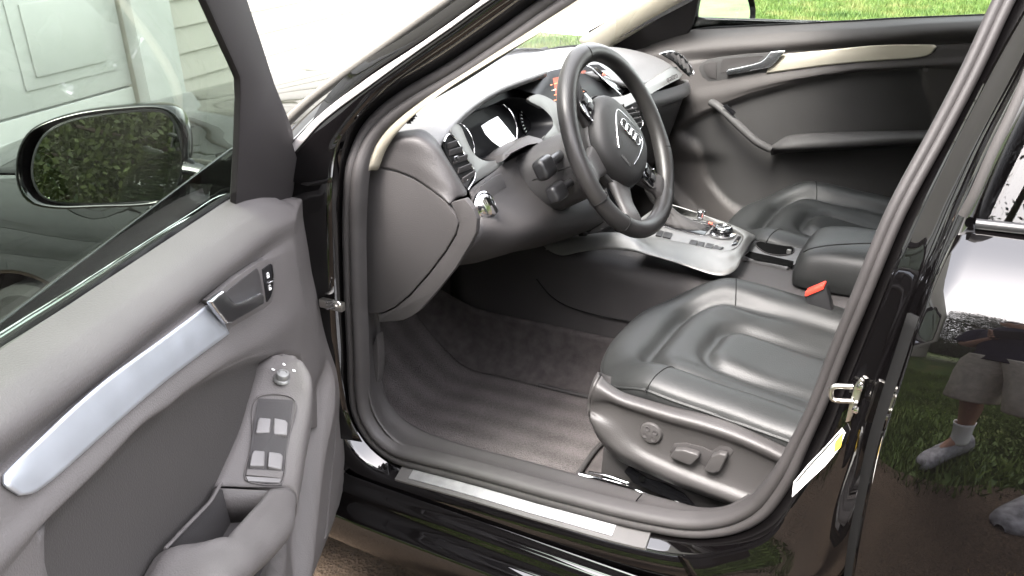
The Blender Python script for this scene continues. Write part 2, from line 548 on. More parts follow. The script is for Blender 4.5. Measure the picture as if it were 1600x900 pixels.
# sectional garage door: four sections, raised panels
gd = hpart(wbox('garage_door', -3.86, 1.285, -0.09, -0.075, 0.0, 2.35, whitem, None))
for k in range(4):
    z0 = 0.012 + k * 0.5715
    s_ = wbox('door_section', -3.855, 1.280, -0.0745, -0.05, z0, z0 + 0.562, whitem, None, 0.006)
    hpart(s_)
    for j in range(8):
        a1 = 1.280 - 0.082 - j * 0.645
        a0 = a1 - 0.52
        for q, (o0, o1, ins) in enumerate(((-0.0495, -0.043, 0.0), (-0.0428, -0.034, 0.06))):
            hpart(wbox('raised_panel', a0 + ins, a1 - ins, o0, o1, z0 + 0.085 + ins * .8, z0 + 0.475 - ins * .8, whitem, None, 0.005))

# ------------------------------------------------------------------ board fence at the back of the lawn (seen in the passenger mirror)
fence = empty('board_fence', (9.0, 13.0, 0))
tag(fence, 'dark weathered board fence standing at the far edge of the lawn', 'fence')
woodm = mat('dark_fence_wood', (0.05, 0.042, 0.036), 0.9, 0, 0.2, 0, (30, 0.6, 5), (6, 0.6, 1.4), (8, 8, 0.5))
plank = None
for i in range(70):
    x = 2.0 + i * 0.145
    if plank is None:
        plank = box('plank', (0, 0, 0), (0.138, 0.022, 1.8), woodm, fence, 0.004)
        o = plank
    else:
        o = plank.copy(); COL.objects.link(o)
    o.location = (x - 9.0, RNG.uniform(-0.004, 0.004), 0.90 + RNG.uniform(-0.012, 0.012))
for zz in (0.4, 1.4):
    box('rail', (-2.0, 0.035, zz), (10.2, 0.04, 0.09), woodm, fence, 0.004)

# ------------------------------------------------------------------ trees behind the photographer (seen in the mirror and the paint)
leafm = []
for nm, c in (('leaf_green', (0.040, 0.060, 0.018)), ('leaf_yellow_green', (0.062, 0.072, 0.020))):
    leafm.append(mat(nm, c, 0.55, 0, 0.3, 0, None, (4, 0.6, 1.4)))
def make_tree(loc, h, spread, seed, label, n_leaf=9000, lm=0, low=0.25):
    rs = np.random.RandomState(seed)
    t = empty('tree', loc)
    tag(t, label, 'tree', None)
    bm = bmesh.new()
    def limb(a, b, r0, r1, k=8):
        a, b = Vector(a), Vector(b)
        Rm = frame(b - a, (1, 0.1, 0))
        ra = [bm.verts.new(a + Rm @ Vector((r0 * math.cos(2 * math.pi * i / k), r0 * math.sin(2 * math.pi * i / k), 0))) for i in range(k)]
        rb = [bm.verts.new(b + Rm @ Vector((r1 * math.cos(2 * math.pi * i / k), r1 * math.sin(2 * math.pi * i / k), 0))) for i in range(k)]
        for i in range(k):
            bm.faces.new((ra[i], ra[(i + 1) % k], rb[(i + 1) % k], rb[i]))
    pts = [Vector((0, 0, -0.1))]
    for i in range(1, 7):
        pts.append(Vector((rs.normal(0, .05) * i, rs.normal(0, .05) * i, h * .85 * i / 6)))
    for i in range(6):
        limb(pts[i], pts[i + 1], 0.022 * h * (1 - i / 7), 0.022 * h * (1 - (i + 1) / 7))
    tips = []
    for i in range(44):
        zf = rs.uniform(low, 0.85); base = pts[0].lerp(pts[-1], zf)
        a = rs.uniform(0, 2 * math.pi); L = spread * (1.05 - abs(zf - .5)) * rs.uniform(.6, 1)
        tip = base + Vector((math.cos(a) * L, math.sin(a) * L, rs.uniform(.0, .3) * L))
        limb(base, tip, 0.006 * h, 0.002 * h, 5)
        tips += [base.lerp(tip, f) for f in (.45, .7, .9, 1.0)]
    finish('trunk', bm, M['bark'], t)
    tips = np.array([tuple(p) for p in tips])
    c = tips[rs.randint(0, len(tips), n_leaf)] + rs.normal(0, 0.09 * spread + .12, (n_leaf, 3))
    s = rs.uniform(.020, .045, n_leaf)[:, None]
    d1 = rs.normal(size=(n_leaf, 3)); d1 /= np.linalg.norm(d1, axis=1)[:, None]
    d2 = np.cross(d1, rs.normal(size=(n_leaf, 3))); d2 /= np.linalg.norm(d2, axis=1)[:, None]
    co = np.stack([c - d1 * s, c + d2 * s * .5, c + d1 * s, c - d2 * s * .5], 1).astype(np.float32)
    me = bpy.data.meshes.new('crown')
    me.vertices.add(n_leaf * 4); me.vertices.foreach_set('co', co.ravel())
    me.loops.add(n_leaf * 4); me.loops.foreach_set('vertex_index', np.arange(n_leaf * 4, dtype=np.int32))
    me.polygons.add(n_leaf); me.polygons.foreach_set('loop_start', np.arange(0, n_leaf * 4, 4, dtype=np.int32))
    me.polygons.foreach_set('loop_total', np.full(n_leaf, 4, np.int32))
    me.update(calc_edges=True)
    link('crown', me, leafm[lm], t, False)
    return t
make_tree((5.6, -7.8, 0), 8.5, 3.0, 1, 'broad leafy tree behind the photographer, level with the car boot', 95000, 1, .06)
make_tree((2.2, -8.8, 0), 9.0, 3.2, 2, 'tall dense tree straight behind the photographer', 95000, 0, .06)
make_tree((-2.0, -9.4, 0), 8.0, 3.0, 4, 'leafy tree beside the lawn level with the car bonnet', 45000, 0, .08)
make_tree((9.5, -7.4, 0), 8.5, 3.2, 6, 'large yellow green tree at the street end of the driveway', 55000, 1, .06)
make_tree((7.0, -12.5, 0), 11.0, 4.0, 8, 'tallest tree, standing behind the other trees on the driver side', 50000, 0, .06)

# the wood that closes the view behind them
rs_ = np.random.RandomState(21)
nl = 90000
cx_ = rs_.uniform(-12, 18, nl); cz_ = 7.5 * rs_.beta(1.2, 1.5, nl) * (0.75 + .25 * np.sin(cx_ * 1.3) * np.sin(cx_ * .37 + 1)); cy_ = -17.0 + rs_.normal(0, .5, nl) + .7 * np.sin(cx_ * 2.1 + cz_ * 1.2)
s_l = rs_.uniform(.08, .18, nl)[:, None]
c_l = np.stack([cx_, cy_, cz_], 1)
d1 = rs_.normal(size=(nl, 3)); d1 /= np.linalg.norm(d1, axis=1)[:, None]
d2 = np.cross(d1, rs_.normal(size=(nl, 3))); d2 /= np.linalg.norm(d2, axis=1)[:, None]
co_ = np.stack([c_l - d1 * s_l, c_l + d2 * s_l * .6, c_l + d1 * s_l, c_l - d2 * s_l * .6], 1).astype(np.float32)
me = bpy.data.meshes.new('woodland')
me.vertices.add(nl * 4); me.vertices.foreach_set('co', co_.ravel())
me.loops.add(nl * 4); me.loops.foreach_set('vertex_index', np.arange(nl * 4, dtype=np.int32))
me.polygons.add(nl); me.polygons.foreach_set('loop_start', np.arange(0, nl * 4, 4, dtype=np.int32))
me.polygons.foreach_set('loop_total', np.full(nl, 4, np.int32))
me.update(calc_edges=True)
tag(link('woodland', me, leafm[0], None, False), 'dense dark green wood closing the view behind the driver side trees', 'wood', None, 'stuff')


# ------------------------------------------------------------------ the car: body
car = empty('car', (0, 0, 0))
tag(car, 'glossy black saloon car with its front door standing open, grey plastic and black leather inside', 'car')

# line of the weather strip round the door opening: roof, windscreen pillar, sill, centre pillar
SEAL_A = [(1.60, -.548, 1.352), (1.45, -.545, 1.352), (1.25, -.572, 1.293)] + [(1.0701,-0.6214,1.1904),(0.9912,-0.6434,1.138),(0.9087,-0.6653,1.0859),(0.8285,-0.6841,1.0413),(0.7872,-0.6965,1.0117),(0.7625,-0.7078,0.9847),(0.7498,-0.7201,0.9554),(0.7447,-0.7318,0.9275),(0.738,-0.735,0.8901),(0.7271,-0.735,0.8318),(0.7167,-0.735,0.7472),(0.7072,-0.735,0.6584),(0.6988,-0.735,0.5651),(0.6926,-0.735,0.5092),(0.6927,-0.735,0.4533),(0.7068,-0.735,0.4202),(0.7284,-0.735,0.3963),(0.7689,-0.735,0.3798)]
SEAL_B = [(0.8251,-0.735,0.3816),(0.8826,-0.735,0.3858),(0.9516,-0.735,0.3902),(1.0177,-0.735,0.393),(1.0812,-0.735,0.3956),(1.1421,-0.735,0.3995),(1.1949,-0.735,0.4025),(1.2459,-0.735,0.4066),(1.2896,-0.735,0.4124),(1.3215,-0.735,0.4179),(1.3624,-0.735,0.4306),(1.4107,-0.735,0.4595),(1.4428,-0.735,0.4947),(1.462,-0.735,0.5336),(1.476,-0.735,0.5717),(1.4885,-0.735,0.6178),(1.5055,-0.735,0.6818),(1.5245,-0.735,0.7737),(1.5449,-0.735,0.8671),(1.5665,-0.716,0.9653),(1.5977,-0.6759,1.0608),(1.6187,-0.647,1.1294),(1.637,-0.6173,1.2002)] + [(1.665, -.580, 1.29), (1.66, -.556, 1.335)]
SEAL = SEAL_A + SEAL_B
seal_prof = [(-.018, .006), (-.019, -.008), (-.013, -.017), (-.005, -.018), (-.001, -.013), (.004, -.018), (.012, -.018), (.018, -.009), (.018, .010)]
_p = cr(SEAL, 260)
_f0 = next(i for i, p in enumerate(_p) if i > 100 and p[0] > 1.42 and p[2] < .6) / 259
# the strip is pinched narrower where it climbs the centre pillar
door_seal = sweep('door_seal', SEAL, seal_prof, M['rubber'], car, 260, angle=70, scale=lambda f: 1 - .36 * sstep(_f0, _f0 + .07, f))

# painted flange outside the weather strip
ap = [(.006, .014), (-.004, .013), (-.011, .008), (-.0145, -.004), (-.019, -.014), (-.0275, -.034), (-.031, -.041), (-.037, -.045), (-.055, -.047), (-.078, -.050)]
body = sweep('body_shell', SEAL, ap, M['paint'], car, 260, closed_profile=False, angle=60)
body.modifiers.new('thickness', 'SOLIDIFY').thickness = 0.002

# sill and rocker panel
rk = [(-.787, .335), (-.793, .322), (-.803, .316), (-.808, .300), (-.815, .290), (-.832, .282), (-.838, .270), (-.840, .235), (-.825, .20), (-.77, .18), (-.66, .18)]
rows = []
for (y, z) in rk:
    rows.append([(x, y + (0.012 * sstep(.75, .5, x)), z) for x in (0.42, 0.7, 1.1, 1.6, 2.1, 2.42)])
rocker = loft('rocker_panel', rows, M['paint'], car, 40, 3, 0.002, angle=60)
# kick plate on the sill
KP = [(0.7867,-0.735,0.3796),(0.8251,-0.735,0.3816),(0.8826,-0.735,0.3858),(0.9516,-0.735,0.3902),(1.0177,-0.735,0.393),(1.0812,-0.735,0.3956),(1.1421,-0.735,0.3995),(1.1949,-0.735,0.4025),(1.2459,-0.735,0.4066),(1.2788,-0.735,0.411)]
kick = sweep('kick_plate', KP, [(-.0140, -.010), (-.0275, -.0405), (-.0315, -.0405), (-.0180, -.008)], M['silverpaint'], car, 60, angle=30)
kick.data.materials[0] = mat('kick_plate_grey', (0.045, 0.043, 0.042), 0.4, 0, 0.5, 0, (800, 0.2))
KI = [(0.8134,-0.735,0.3808),(0.8826,-0.735,0.3858),(0.9516,-0.735,0.3902),(1.0177,-0.735,0.393),(1.0812,-0.735,0.3956),(1.1421,-0.735,0.3995),(1.1949,-0.735,0.4025),(1.2212,-0.735,0.4041)]
sweep('bright_insert', KI, [(-.0148, -.0160), (-.0226, -.0340), (-.0275, -.0330), (-.0195, -.0160)], mat('sill_aluminium', (.34, .34, .345), .4, .9, .5, 0, (90, .1, 3), (60, .85, 1.1), (1, 30, 30)), kick, 60, angle=30)

# grey inner trim between weather strip and carpet
TR0 = [(0.7579,-0.7285,0.9259),(0.7512,-0.731,0.8906),(0.7406,-0.731,0.8325),(0.7307,-0.731,0.7482),(0.7217,-0.731,0.6596),(0.7137,-0.731,0.5667),(0.711,-0.731,0.5118),(0.7153,-0.731,0.4629),(0.7322,-0.731,0.4281),(0.7652,-0.731,0.4007),(0.8267,-0.731,0.3967),(0.895,-0.731,0.3999),(1.0159,-0.731,0.4047),(1.0917,-0.731,0.4072),(1.1757,-0.731,0.4112),(1.2551,-0.731,0.4174),(1.3196,-0.731,0.4281),(1.3605,-0.731,0.4418),(1.4011,-0.731,0.4675),(1.4313,-0.731,0.5054)]
TR1 = [(0.7324,-0.69,0.9125),(0.7247,-0.69,0.8751),(0.7154,-0.69,0.8152),(0.7054,-0.69,0.7281),(0.6964,-0.69,0.6365),(0.6885,-0.69,0.5405),(0.6874,-0.69,0.4842),(0.696,-0.69,0.4406),(0.7199,-0.69,0.4066),(0.7637,-0.69,0.3858),(0.8232,-0.69,0.3819),(0.8842,-0.69,0.385),(0.9985,-0.69,0.3904),(1.0802,-0.69,0.3924),(1.1664,-0.69,0.3959),(1.2446,-0.69,0.3993),(1.3056,-0.69,0.4068),(1.3461,-0.69,0.415),(1.3865,-0.69,0.4371),(1.4192,-0.69,0.4744)]
TR2 = [(0.7174,-0.655,0.9012),(0.7068,-0.655,0.8625),(0.6975,-0.655,0.801),(0.6875,-0.655,0.7115),(0.677,-0.655,0.6173),(0.6735,-0.655,0.5409),(0.6743,-0.655,0.4842),(0.6872,-0.655,0.4337),(0.7181,-0.655,0.4008),(0.769,-0.655,0.3828),(0.8333,-0.655,0.3784),(0.8988,-0.655,0.3795),(0.992,-0.655,0.3843),(1.0841,-0.655,0.3874),(1.1627,-0.655,0.3901),(1.2365,-0.655,0.3924),(1.2913,-0.655,0.3942),(1.3321,-0.655,0.3969),(1.3731,-0.655,0.4141),(1.4081,-0.655,0.4492)]
TR3 = [(x, y + .012, z - .06) for x, y, z in TR2]
sill_trim = loft('sill_trim', [TR0, TR1, TR2, TR3], M['dash'], car, 110, 4, 0.003, angle=70)
# thin joint and scribed line on the inner sill cover
tube('joint_line', [(1.2417,-0.6895,0.4162),(1.234,-0.6895,0.4031),(1.2285,-0.6895,0.3906),(1.2276,-0.6895,0.381)], .0012, M['darkrubber'], sill_trim, 10, 6)
tube('joint_line', [(0.6828,-0.688,0.6368),(0.6926,-0.688,0.6428),(0.7022,-0.688,0.6474)], .0012, M['darkrubber'], sill_trim, 8, 6)
slab('bonnet_release_lever', [(0.6954,-0.672,0.5855),(0.6852,-0.672,0.5655),(0.6742,-0.672,0.5394),(0.6682,-0.672,0.5056),(0.6655,-0.672,0.472),(0.6747,-0.672,0.4701),(0.6837,-0.672,0.4796),(0.6935,-0.672,0.5328)], (0, .02, 0), M['darkplastic'], sill_trim, .003)

# cloth covered windscreen pillar, driver side
BL = [(1.1571,-0.5988,1.2394),(1.0836,-0.6194,1.1904),(0.9994,-0.6425,1.1354),(0.9217,-0.6635,1.0854),(0.8398,-0.6851,1.0341),(0.7805,-0.7054,0.9858),(0.7611,-0.7199,0.9511),(0.7547,-0.7317,0.9232)]
BR = [(1.1931,-0.605,1.2398),(1.1295,-0.635,1.1929),(1.05,-0.665,1.1468),(0.9736,-0.688,1.1029),(0.8963,-0.702,1.0556),(0.8233,-0.707,1.0005),(0.7881,-0.709,0.9608),(0.7677,-0.709,0.9239)]
BM = [tuple((np.array(a) + np.array(b)) / 2 + np.array([0.004, -.004, .004])) for a, b in zip(BL, BR)]
loft('pillar_trim', [BL, BM, BR, [(x - .02, y + .03, z) for x, y, z in BR]], M['beige'], car, 50, 4, 0.003)

# outside of the windscreen pillar
A1 = [(1.1333,-0.6436,1.2567),(1.0142,-0.6697,1.1944),(0.9364,-0.6908,1.1444),(0.864,-0.7099,1.0988),(0.7994,-0.7291,1.0532),(0.7645,-0.7442,1.0172),(0.7466,-0.7531,0.9959),(0.7357,-0.7635,0.9713),(0.7328,-0.774,0.9462),(0.734,-0.7848,0.9204)]
A2 = [(1.1326,-0.6523,1.2597),(1.0139,-0.6783,1.198),(0.9376,-0.6991,1.1483),(0.8645,-0.7185,1.1022),(0.7975,-0.7372,1.0576),(0.7599,-0.7519,1.0226),(0.736,-0.7622,0.9981),(0.714,-0.7746,0.9687),(0.6998,-0.7872,0.9386),(0.6886,-0.795,0.9124)]
A3 = [(1.1248,-0.6562,1.2649),(1.0009,-0.683,1.2009),(0.9289,-0.7023,1.1549),(0.8609,-0.7204,1.1118),(0.7895,-0.7403,1.0646),(0.7396,-0.7541,1.0316),(0.7051,-0.7651,1.0054),(0.6805,-0.776,0.9795),(0.6577,-0.7862,0.9552),(0.6388,-0.7993,0.924)]
A4 = [(1.109,-0.6433,1.2692),(0.9829,-0.6705,1.2046),(0.9111,-0.6885,1.1617),(0.8392,-0.706,1.12),(0.7642,-0.7268,1.0704),(0.7099,-0.7421,1.034),(0.6786,-0.7531,1.0078),(0.6531,-0.7634,0.9834),(0.6297,-0.7733,0.9598),(0.606,-0.7867,0.9278)]
A5 = [(1.0862,-0.6167,1.2731),(0.956,-0.6437,1.2088),(0.8842,-0.6617,1.166),(0.806,-0.6811,1.1197),(0.7284,-0.7021,1.0698),(0.6724,-0.7181,1.0316),(0.6387,-0.7295,1.0046),(0.6148,-0.7391,0.9818),(0.592,-0.7492,0.9577),(0.567,-0.7617,0.928)]
A6 = [(1.0498,-0.5745,1.2784),(0.9133,-0.6016,1.2138),(0.8416,-0.6198,1.1706),(0.7594,-0.6415,1.1189),(0.6757,-0.6636,1.0661),(0.6195,-0.6794,1.0286),(0.5842,-0.6911,1.0007),(0.5602,-0.7001,0.9792),(0.5379,-0.7105,0.9544),(0.5133,-0.7234,0.9238)]
loft('windscreen_pillar', [A1, A2, A3, A4, A5], M['paint'], car, 60, 4, 0.002, angle=60)
sweep('windscreen_moulding', A6, circle(.009, 8, .013), mat('moulding_grey', (.10, .095, .085), .55, 0, .4), car, 60, angle=70)
loft('pillar_highlight', [[(x, y - .003, z + .002) for x, y, z in A3], [tuple(np.array(a) * .45 + np.array(b) * .55 + np.array([0, -.004, .004])) for a, b in zip(A3, A4)]], mat('pillar_highlight_grey', (.30, .285, .28), .4, .3), car, 60, 2, .002)  # added pale band, painted in for sky glint on the black pillar
sweep('roof_strip', A4, circle(.0035, 8), M['chrome'], car, 60, angle=70)

# hinge pillar: the black flank between the open door and the weather strip
HP0 = [(0.7328,-0.774,0.9462),(0.7316,-0.785,0.904),(0.7224,-0.785,0.8364),(0.7124,-0.785,0.7537),(0.7033,-0.785,0.6669),(0.6989,-0.785,0.5897),(0.6995,-0.785,0.5238),(0.7074,-0.785,0.4647),(0.7286,-0.785,0.4221)]
loft('hinge_pillar', [HP0, [(x - .10, y - .012, z - .005) for x, y, z in HP0], [(x - .17, y - .01, z - .01) for x, y, z in HP0], [(x - .20, y + .04, z - .01) for x, y, z in HP0]], M['paint'], car, 30, 4, .002)
# door check strap and hinge bolt
cs = box('check_strap', (0.7134,-0.8,0.7049), (.05, .012, .016), M['steel'], car, .003)
for k in range(3):
    tube('strap_rib', [Vector((0.7141,-0.81,0.7093)) + Vector((.0, -.004, -.006 + .006 * k)), Vector((0.7305,-0.81,0.715)) + Vector((0, -.004, -.006 + .006 * k))], .0022, M['chrome'], cs, 6, 6)
lathe('bolt', [(.006, 0), (.006, .003), (.005, .004), (.003, .004), (.003, .002), (0, .002)], (0.7405,-0.815,0.7168), (.3, -1, .3), M['steel'], cs, 16)

# centre pillar: painted face, striker, sticker
BP0 = [(1.3403,-0.785,0.4001),(1.3987,-0.785,0.4307),(1.4655,-0.785,0.4848),(1.5021,-0.785,0.5711),(1.5302,-0.785,0.6648),(1.5477,-0.785,0.7559),(1.5653,-0.785,0.8405),(1.5817,-0.784,0.9224),(1.5968,-0.7571,0.9863),(1.6207,-0.7221,1.0697),(1.6444,-0.6897,1.147),(1.6655,-0.665,1.2057)]
BP1 = [(1.3661,-0.797,0.3741),(1.4327,-0.797,0.4082),(1.5094,-0.797,0.477),(1.5433,-0.797,0.5643),(1.5671,-0.797,0.6735),(1.5809,-0.797,0.7663),(1.5965,-0.797,0.8509),(1.6109,-0.7939,0.9273),(1.6234,-0.7692,0.9862),(1.6426,-0.7378,1.061),(1.6655,-0.7059,1.137),(1.6852,-0.6764,1.2072)]
BP2 = [(1.4,-0.8,0.322),(1.4752,-0.8,0.3562),(1.5655,-0.82,0.4769),(1.5924,-0.845,0.5961),(1.6003,-0.845,0.6948),(1.6102,-0.845,0.7822),(1.6231,-0.84,0.8698),(1.6319,-0.825,0.9314),(1.6426,-0.8,0.9914),(1.6573,-0.775,1.0611),(1.6768,-0.74,1.1301),(1.6931,-0.7,1.197)]
BP3 = [(x + .03, y + .05, z) for x, y, z in BP2]
loft('centre_pillar', [BP0, BP1, BP2, BP3], M['paint'], car, 60, 5, .003)
striker = slab('door_striker', [(1.5628,-0.793,0.7749),(1.5676,-0.793,0.7725),(1.5646,-0.793,0.7415),(1.5581,-0.793,0.7116),(1.5523,-0.793,0.7081),(1.554,-0.793,0.734),(1.5568,-0.793,0.7625)], (0, -.006, 0), M['steel'], car, .0015)
sw_ = [Vector(p) for p in [(1.5559,-0.801,0.7628),(1.5337,-0.801,0.758),(1.5316,-0.801,0.7491),(1.5348,-0.801,0.7407),(1.5576,-0.801,0.7422)]]
tube('striker_loop', [sw_[0]] + [p + Vector((0, -.003, 0)) for p in sw_[1:4]] + [sw_[4]], .0034, M['steel'], striker, 24, 8)
for p in [(1.5649,-0.803,0.7662),(1.5635,-0.803,0.7329)]:
    lathe('screw', [(.005, 0), (.005, .002), (.003, .003), (0, .003)], p, (0, -1, .1), M['chrome'], striker, 12)
stk = slab('tyre_pressure_sticker', [(1.4989,-0.7985,0.575),(1.4984,-0.7985,0.599),(1.5136,-0.7985,0.6318),(1.5328,-0.7985,0.6668),(1.5496,-0.7985,0.7),(1.5542,-0.7985,0.6937),(1.55,-0.7985,0.6691),(1.5358,-0.7985,0.6379),(1.5163,-0.7985,0.605)], (0, -.0012, 0), M['white'], car, 0)
tube('sticker_line', [(1.5013,-0.8005,0.6003),(1.5158,-0.8005,0.6307),(1.5334,-0.8005,0.6643),(1.5477,-0.8005,0.6929)], .0008, M['trimblack'], stk, 20, 5)
slab('yellow_field', [(1.5441,-0.8005,0.6617),(1.5438,-0.8005,0.6782),(1.5521,-0.8005,0.6952),(1.5515,-0.8005,0.6728)], (0, -.0006, 0), M['yellow'], stk, 0)

# ------------------------------------------------------------------ rear door
RE = [(1.6472,-0.8,1.021),(1.6444,-0.84,1.0118),(1.6383,-0.87,0.9754),(1.6288,-0.885,0.94),(1.6213,-0.895,0.8931),(1.6151,-0.9,0.8416),(1.6075,-0.905,0.7815),(1.6009,-0.905,0.7108),(1.5991,-0.905,0.6327),(1.5969,-0.9,0.5701),(1.5975,-0.89,0.4903)]
zs = np.array([p[2] for p in RE][::-1]); xs = np.array([p[0] for p in RE][::-1])
def rear_x(z): return float(np.interp(z, zs, xs))
def skin_y(z):
    return -float(np.interp(z, [.20, .26, .34, .45, .58, .70, .78, .84, .89, .925, .955, .985], [.80, .850, .874, .889, .899, .904, .905, .903, .895, .878, .845, .795]))
rows = []
zlist = [.27, .30, .36, .44, .52, .60, .68, .74, .79, .83, .86, .885, .905, .925, .945, .962, .975, .985]
for z in zlist:
    x0 = rear_x(z)
    r = [(x0 + .004, skin_y(z) + .030, z), (x0, skin_y(z) + .012, z), (x0 + .003, skin_y(z) + .003, z)]
    for t in (.02, .1, .25, .5, .75, 1.0):
        xx = lerp(x0 + .003, 2.62, t)
        lim = z if z > .33 + math.sqrt(max(0, .36 ** 2 - (xx - 2.81) ** 2)) or abs(xx - 2.81) > .36 else z
        r.append((xx, skin_y(z) - .004 * math.sin(t * 3.14), z))
    rows.append(r)
def raw_grid(name, rows, material, parent, thick=.003, angle=60):
    v, f = rows_grid(rows)
    o = mesh(name, v, f, material, parent, True, angle)
    md = o.modifiers.new('thickness', 'SOLIDIFY'); md.thickness = thick; md.offset = -1
    return o
rear_door = raw_grid('rear_door', [cr(c, 60) for c in zip(*[list(map(tuple, r)) for r in rows])], M['paint'], car)
rear_door['label'] = 'closed glossy black rear door mirroring a standing person and the grass'
# window frame of the rear door: grey rubber strip, gloss black frame, tinted pane
RW = [(1.6899,-0.66,1.2446),(1.682,-0.72,1.1863),(1.6715,-0.765,1.1212),(1.6581,-0.79,1.0684),(1.6478,-0.8,1.0211),(1.6415,-0.8,0.9986)]
sweep('frame_seal', RW, [(-.005, .0), (-.005, -.006), (0, -.008), (.005, -.006), (.005, .0)], mat('grey_rubber', (0.035, 0.033, 0.032), 0.7, 0, .2), rear_door, 40, angle=70)
gp = [(RW[5][0], RW[5][1] + .012, RW[5][2] - .05), (RW[0][0], RW[0][1] + .01, RW[0][2]), (1.80, -.56, 1.37), (2.30, -.575, 1.34), (2.62, -.64, 1.19), (2.62, -.785, .95)]
slab('window_pane', gp, (0, .004, 0), M['darkglass'], rear_door, 0)
tube('belt_strip', [(1.655, -.800, .990), (1.9, -.803, .995), (2.3, -.80, 1.0), (2.62, -.79, 1.005)], .006, M['trimblack'], rear_door, 20, 8)
# gap between centre pillar and rear door
loft('rear_door_seal', [[(x + .020, y + .030, z) for x, y, z in RE[4:]], [(x - .012, y + .052, z) for x, y, z in RE[4:]]], M['darkrubber'], car, 30, 2, .006)

# ------------------------------------------------------------------ bonnet, wings, wheels, roof and tail
def hood_z(x, y):
    zc = float(np.interp(x, [-.92, -.85, -.7, -.4, 0, .3, .42], [.70, .745, .79, .855, .905, .935, .945]))
    return zc - .075 * (abs(y) / .78) ** 3.2 + .006 * math.exp(-((abs(y) - .45) / .06) ** 2)
rows = []
for x in (.36, .30, .18, 0, -.2, -.4, -.6, -.75, -.85, -.91):
    xx = lambda y: x + (.10 * (abs(y) / .74) ** 2 if x > .1 else (.16 * (abs(y) / .74) ** 2 * (1 if x < -.5 else 0) * ((-x - .5) / .4)))
    rows.append([(xx(y), y, hood_z(x, y)) for y in np.linspace(-.74, .74, 25)])
hood = loft('bonnet', rows, M['paint'], car, 60, 5, .003)
loft('cowl', [[(.36 + .10 * (abs(y) / .74) ** 2, y, hood_z(.36, y) - .012) for y in np.linspace(-.74, .74, 15)], [(.40 + .12 * (abs(y) / .74) ** 2, y, hood_z(.36, y) - .02) for y in np.linspace(-.74, .74, 15)], [(.47 + .13 * (abs(y) / .74) ** 2, y, hood_z(.36, y) - .012) for y in np.linspace(-.72, .72, 15)]], M['trimblack'], car, 40, 3, .004)

def wing(sign):
    cols = []
    for x in np.concatenate([np.linspace(-.80, -.36, 10), np.linspace(-.345, .345, 24), np.linspace(.36, .545, 8)]):
        ztop = hood_z(min(.36, x), .76) + .004 + .03 * sstep(.2, .55, x)
        zl = .22
        if abs(x) < .352: zl = .32 + math.sqrt(max(0, .352 ** 2 - x * x))
        zl = max(zl, .22)
        f = sstep(-.95, -.45, x)
        col = []
        for t in np.linspace(0, 1, 22):
            z = ztop + (zl - ztop) * t ** 1.25
            d = ztop - z
            y = .752 + .150 * (1 - math.exp(-d / .045)) + .010 * math.sin(min(1, d / .5) * 3.14)
            y = y * lerp(.90, 1, f) - .02 * sstep(.4, .22, z)
            col.append((x, sign * y, z))
        cols.append(col)
    o = raw_grid('front_wing', cols, M['paint'], car)
    return o
wing(-1); wing(1)

def wheel(x, sign):
    y = sign * .80
    w = lathe('wheel', [(.21, -.10), (.30, -.105), (.318, -.09), (.322, 0), (.318, .09), (.30, .105), (.218, .10), (.214, .06), (.21, -.10)], (x, y, .322), (0, sign, 0), M['tyre'], car, 40, caps=False)
    lathe('rim', [(.215, .06), (.218, .10), (.205, .098), (.20, .05), (.06, .03), (.05, .05), (0, .05)], (x, y, .322), (0, sign, 0), M['rim'], w, 40)
    for k in range(10):
        a = 2 * math.pi * k / 10
        c, s = math.cos(a), math.sin(a)
        tube('spoke', [(x + .05 * c, y + sign * .055, .322 + .05 * s), (x + .13 * c, y + sign * .075, .322 + .13 * s), (x + .207 * c, y + sign * .085, .322 + .207 * s)], .012, M['rim'], w, 8, 6, side=(0, 1, 0))
for x in (0, 2.81):
    for s in (-1, 1):
        wheel(x, s)

# roof skin with headlining, tail, passenger flank
rows = []
for y in np.linspace(-.56, .56, 13):
    k = .045 * (abs(y) / .56) ** 2.5
    rows.append([(1.12 + .05 * (1 - (y / .56) ** 2) * -1 + .05, y, 1.335 - k), (1.35, y, 1.405 - k), (1.65, y, 1.427 - k), (2.0, y, 1.42 - k), (2.3, y, 1.385 - k), (2.5, y, 1.335 - k)])
loft('roof', rows, M['paint'], car, 20, 1, .004)
loft('headlining', [[(x, y * .985, z - .03) for x, y, z in r] for r in rows], M['beige'], car, 20, 1, .004)
loft('rear_window', [[(2.5, y, 1.33 - .045 * (abs(y) / .56) ** 2.5) for y in np.linspace(-.56, .56, 9)], [(2.85, y, 1.20 - .04 * (abs(y) / .58) ** 2) for y in np.linspace(-.58, .58, 9)], [(3.15, y, 1.06 - .03 * (abs(y) / .6) ** 2) for y in np.linspace(-.60, .60, 9)]], M['darkglass'], car, 20, 4, .004)
loft('boot_lid', [[(3.15, y, 1.055 - .03 * (abs(y) / .6) ** 2) for y in np.linspace(-.66, .66, 9)], [(3.45, y, 1.03 - .05 * (abs(y) / .7) ** 2) for y in np.linspace(-.70, .70, 9)], [(3.58, y, 1.02 - .06 * (abs(y) / .7) ** 2) for y in np.linspace(-.68, .68, 9)], [(3.64, y, .85) for y in np.linspace(-.72, .72, 9)], [(3.70, y, .55) for y in np.linspace(-.74, .74, 9)], [(3.62, y, .28) for y in np.linspace(-.70, .70, 9)]], M['paint'], car, 20, 4, .004)
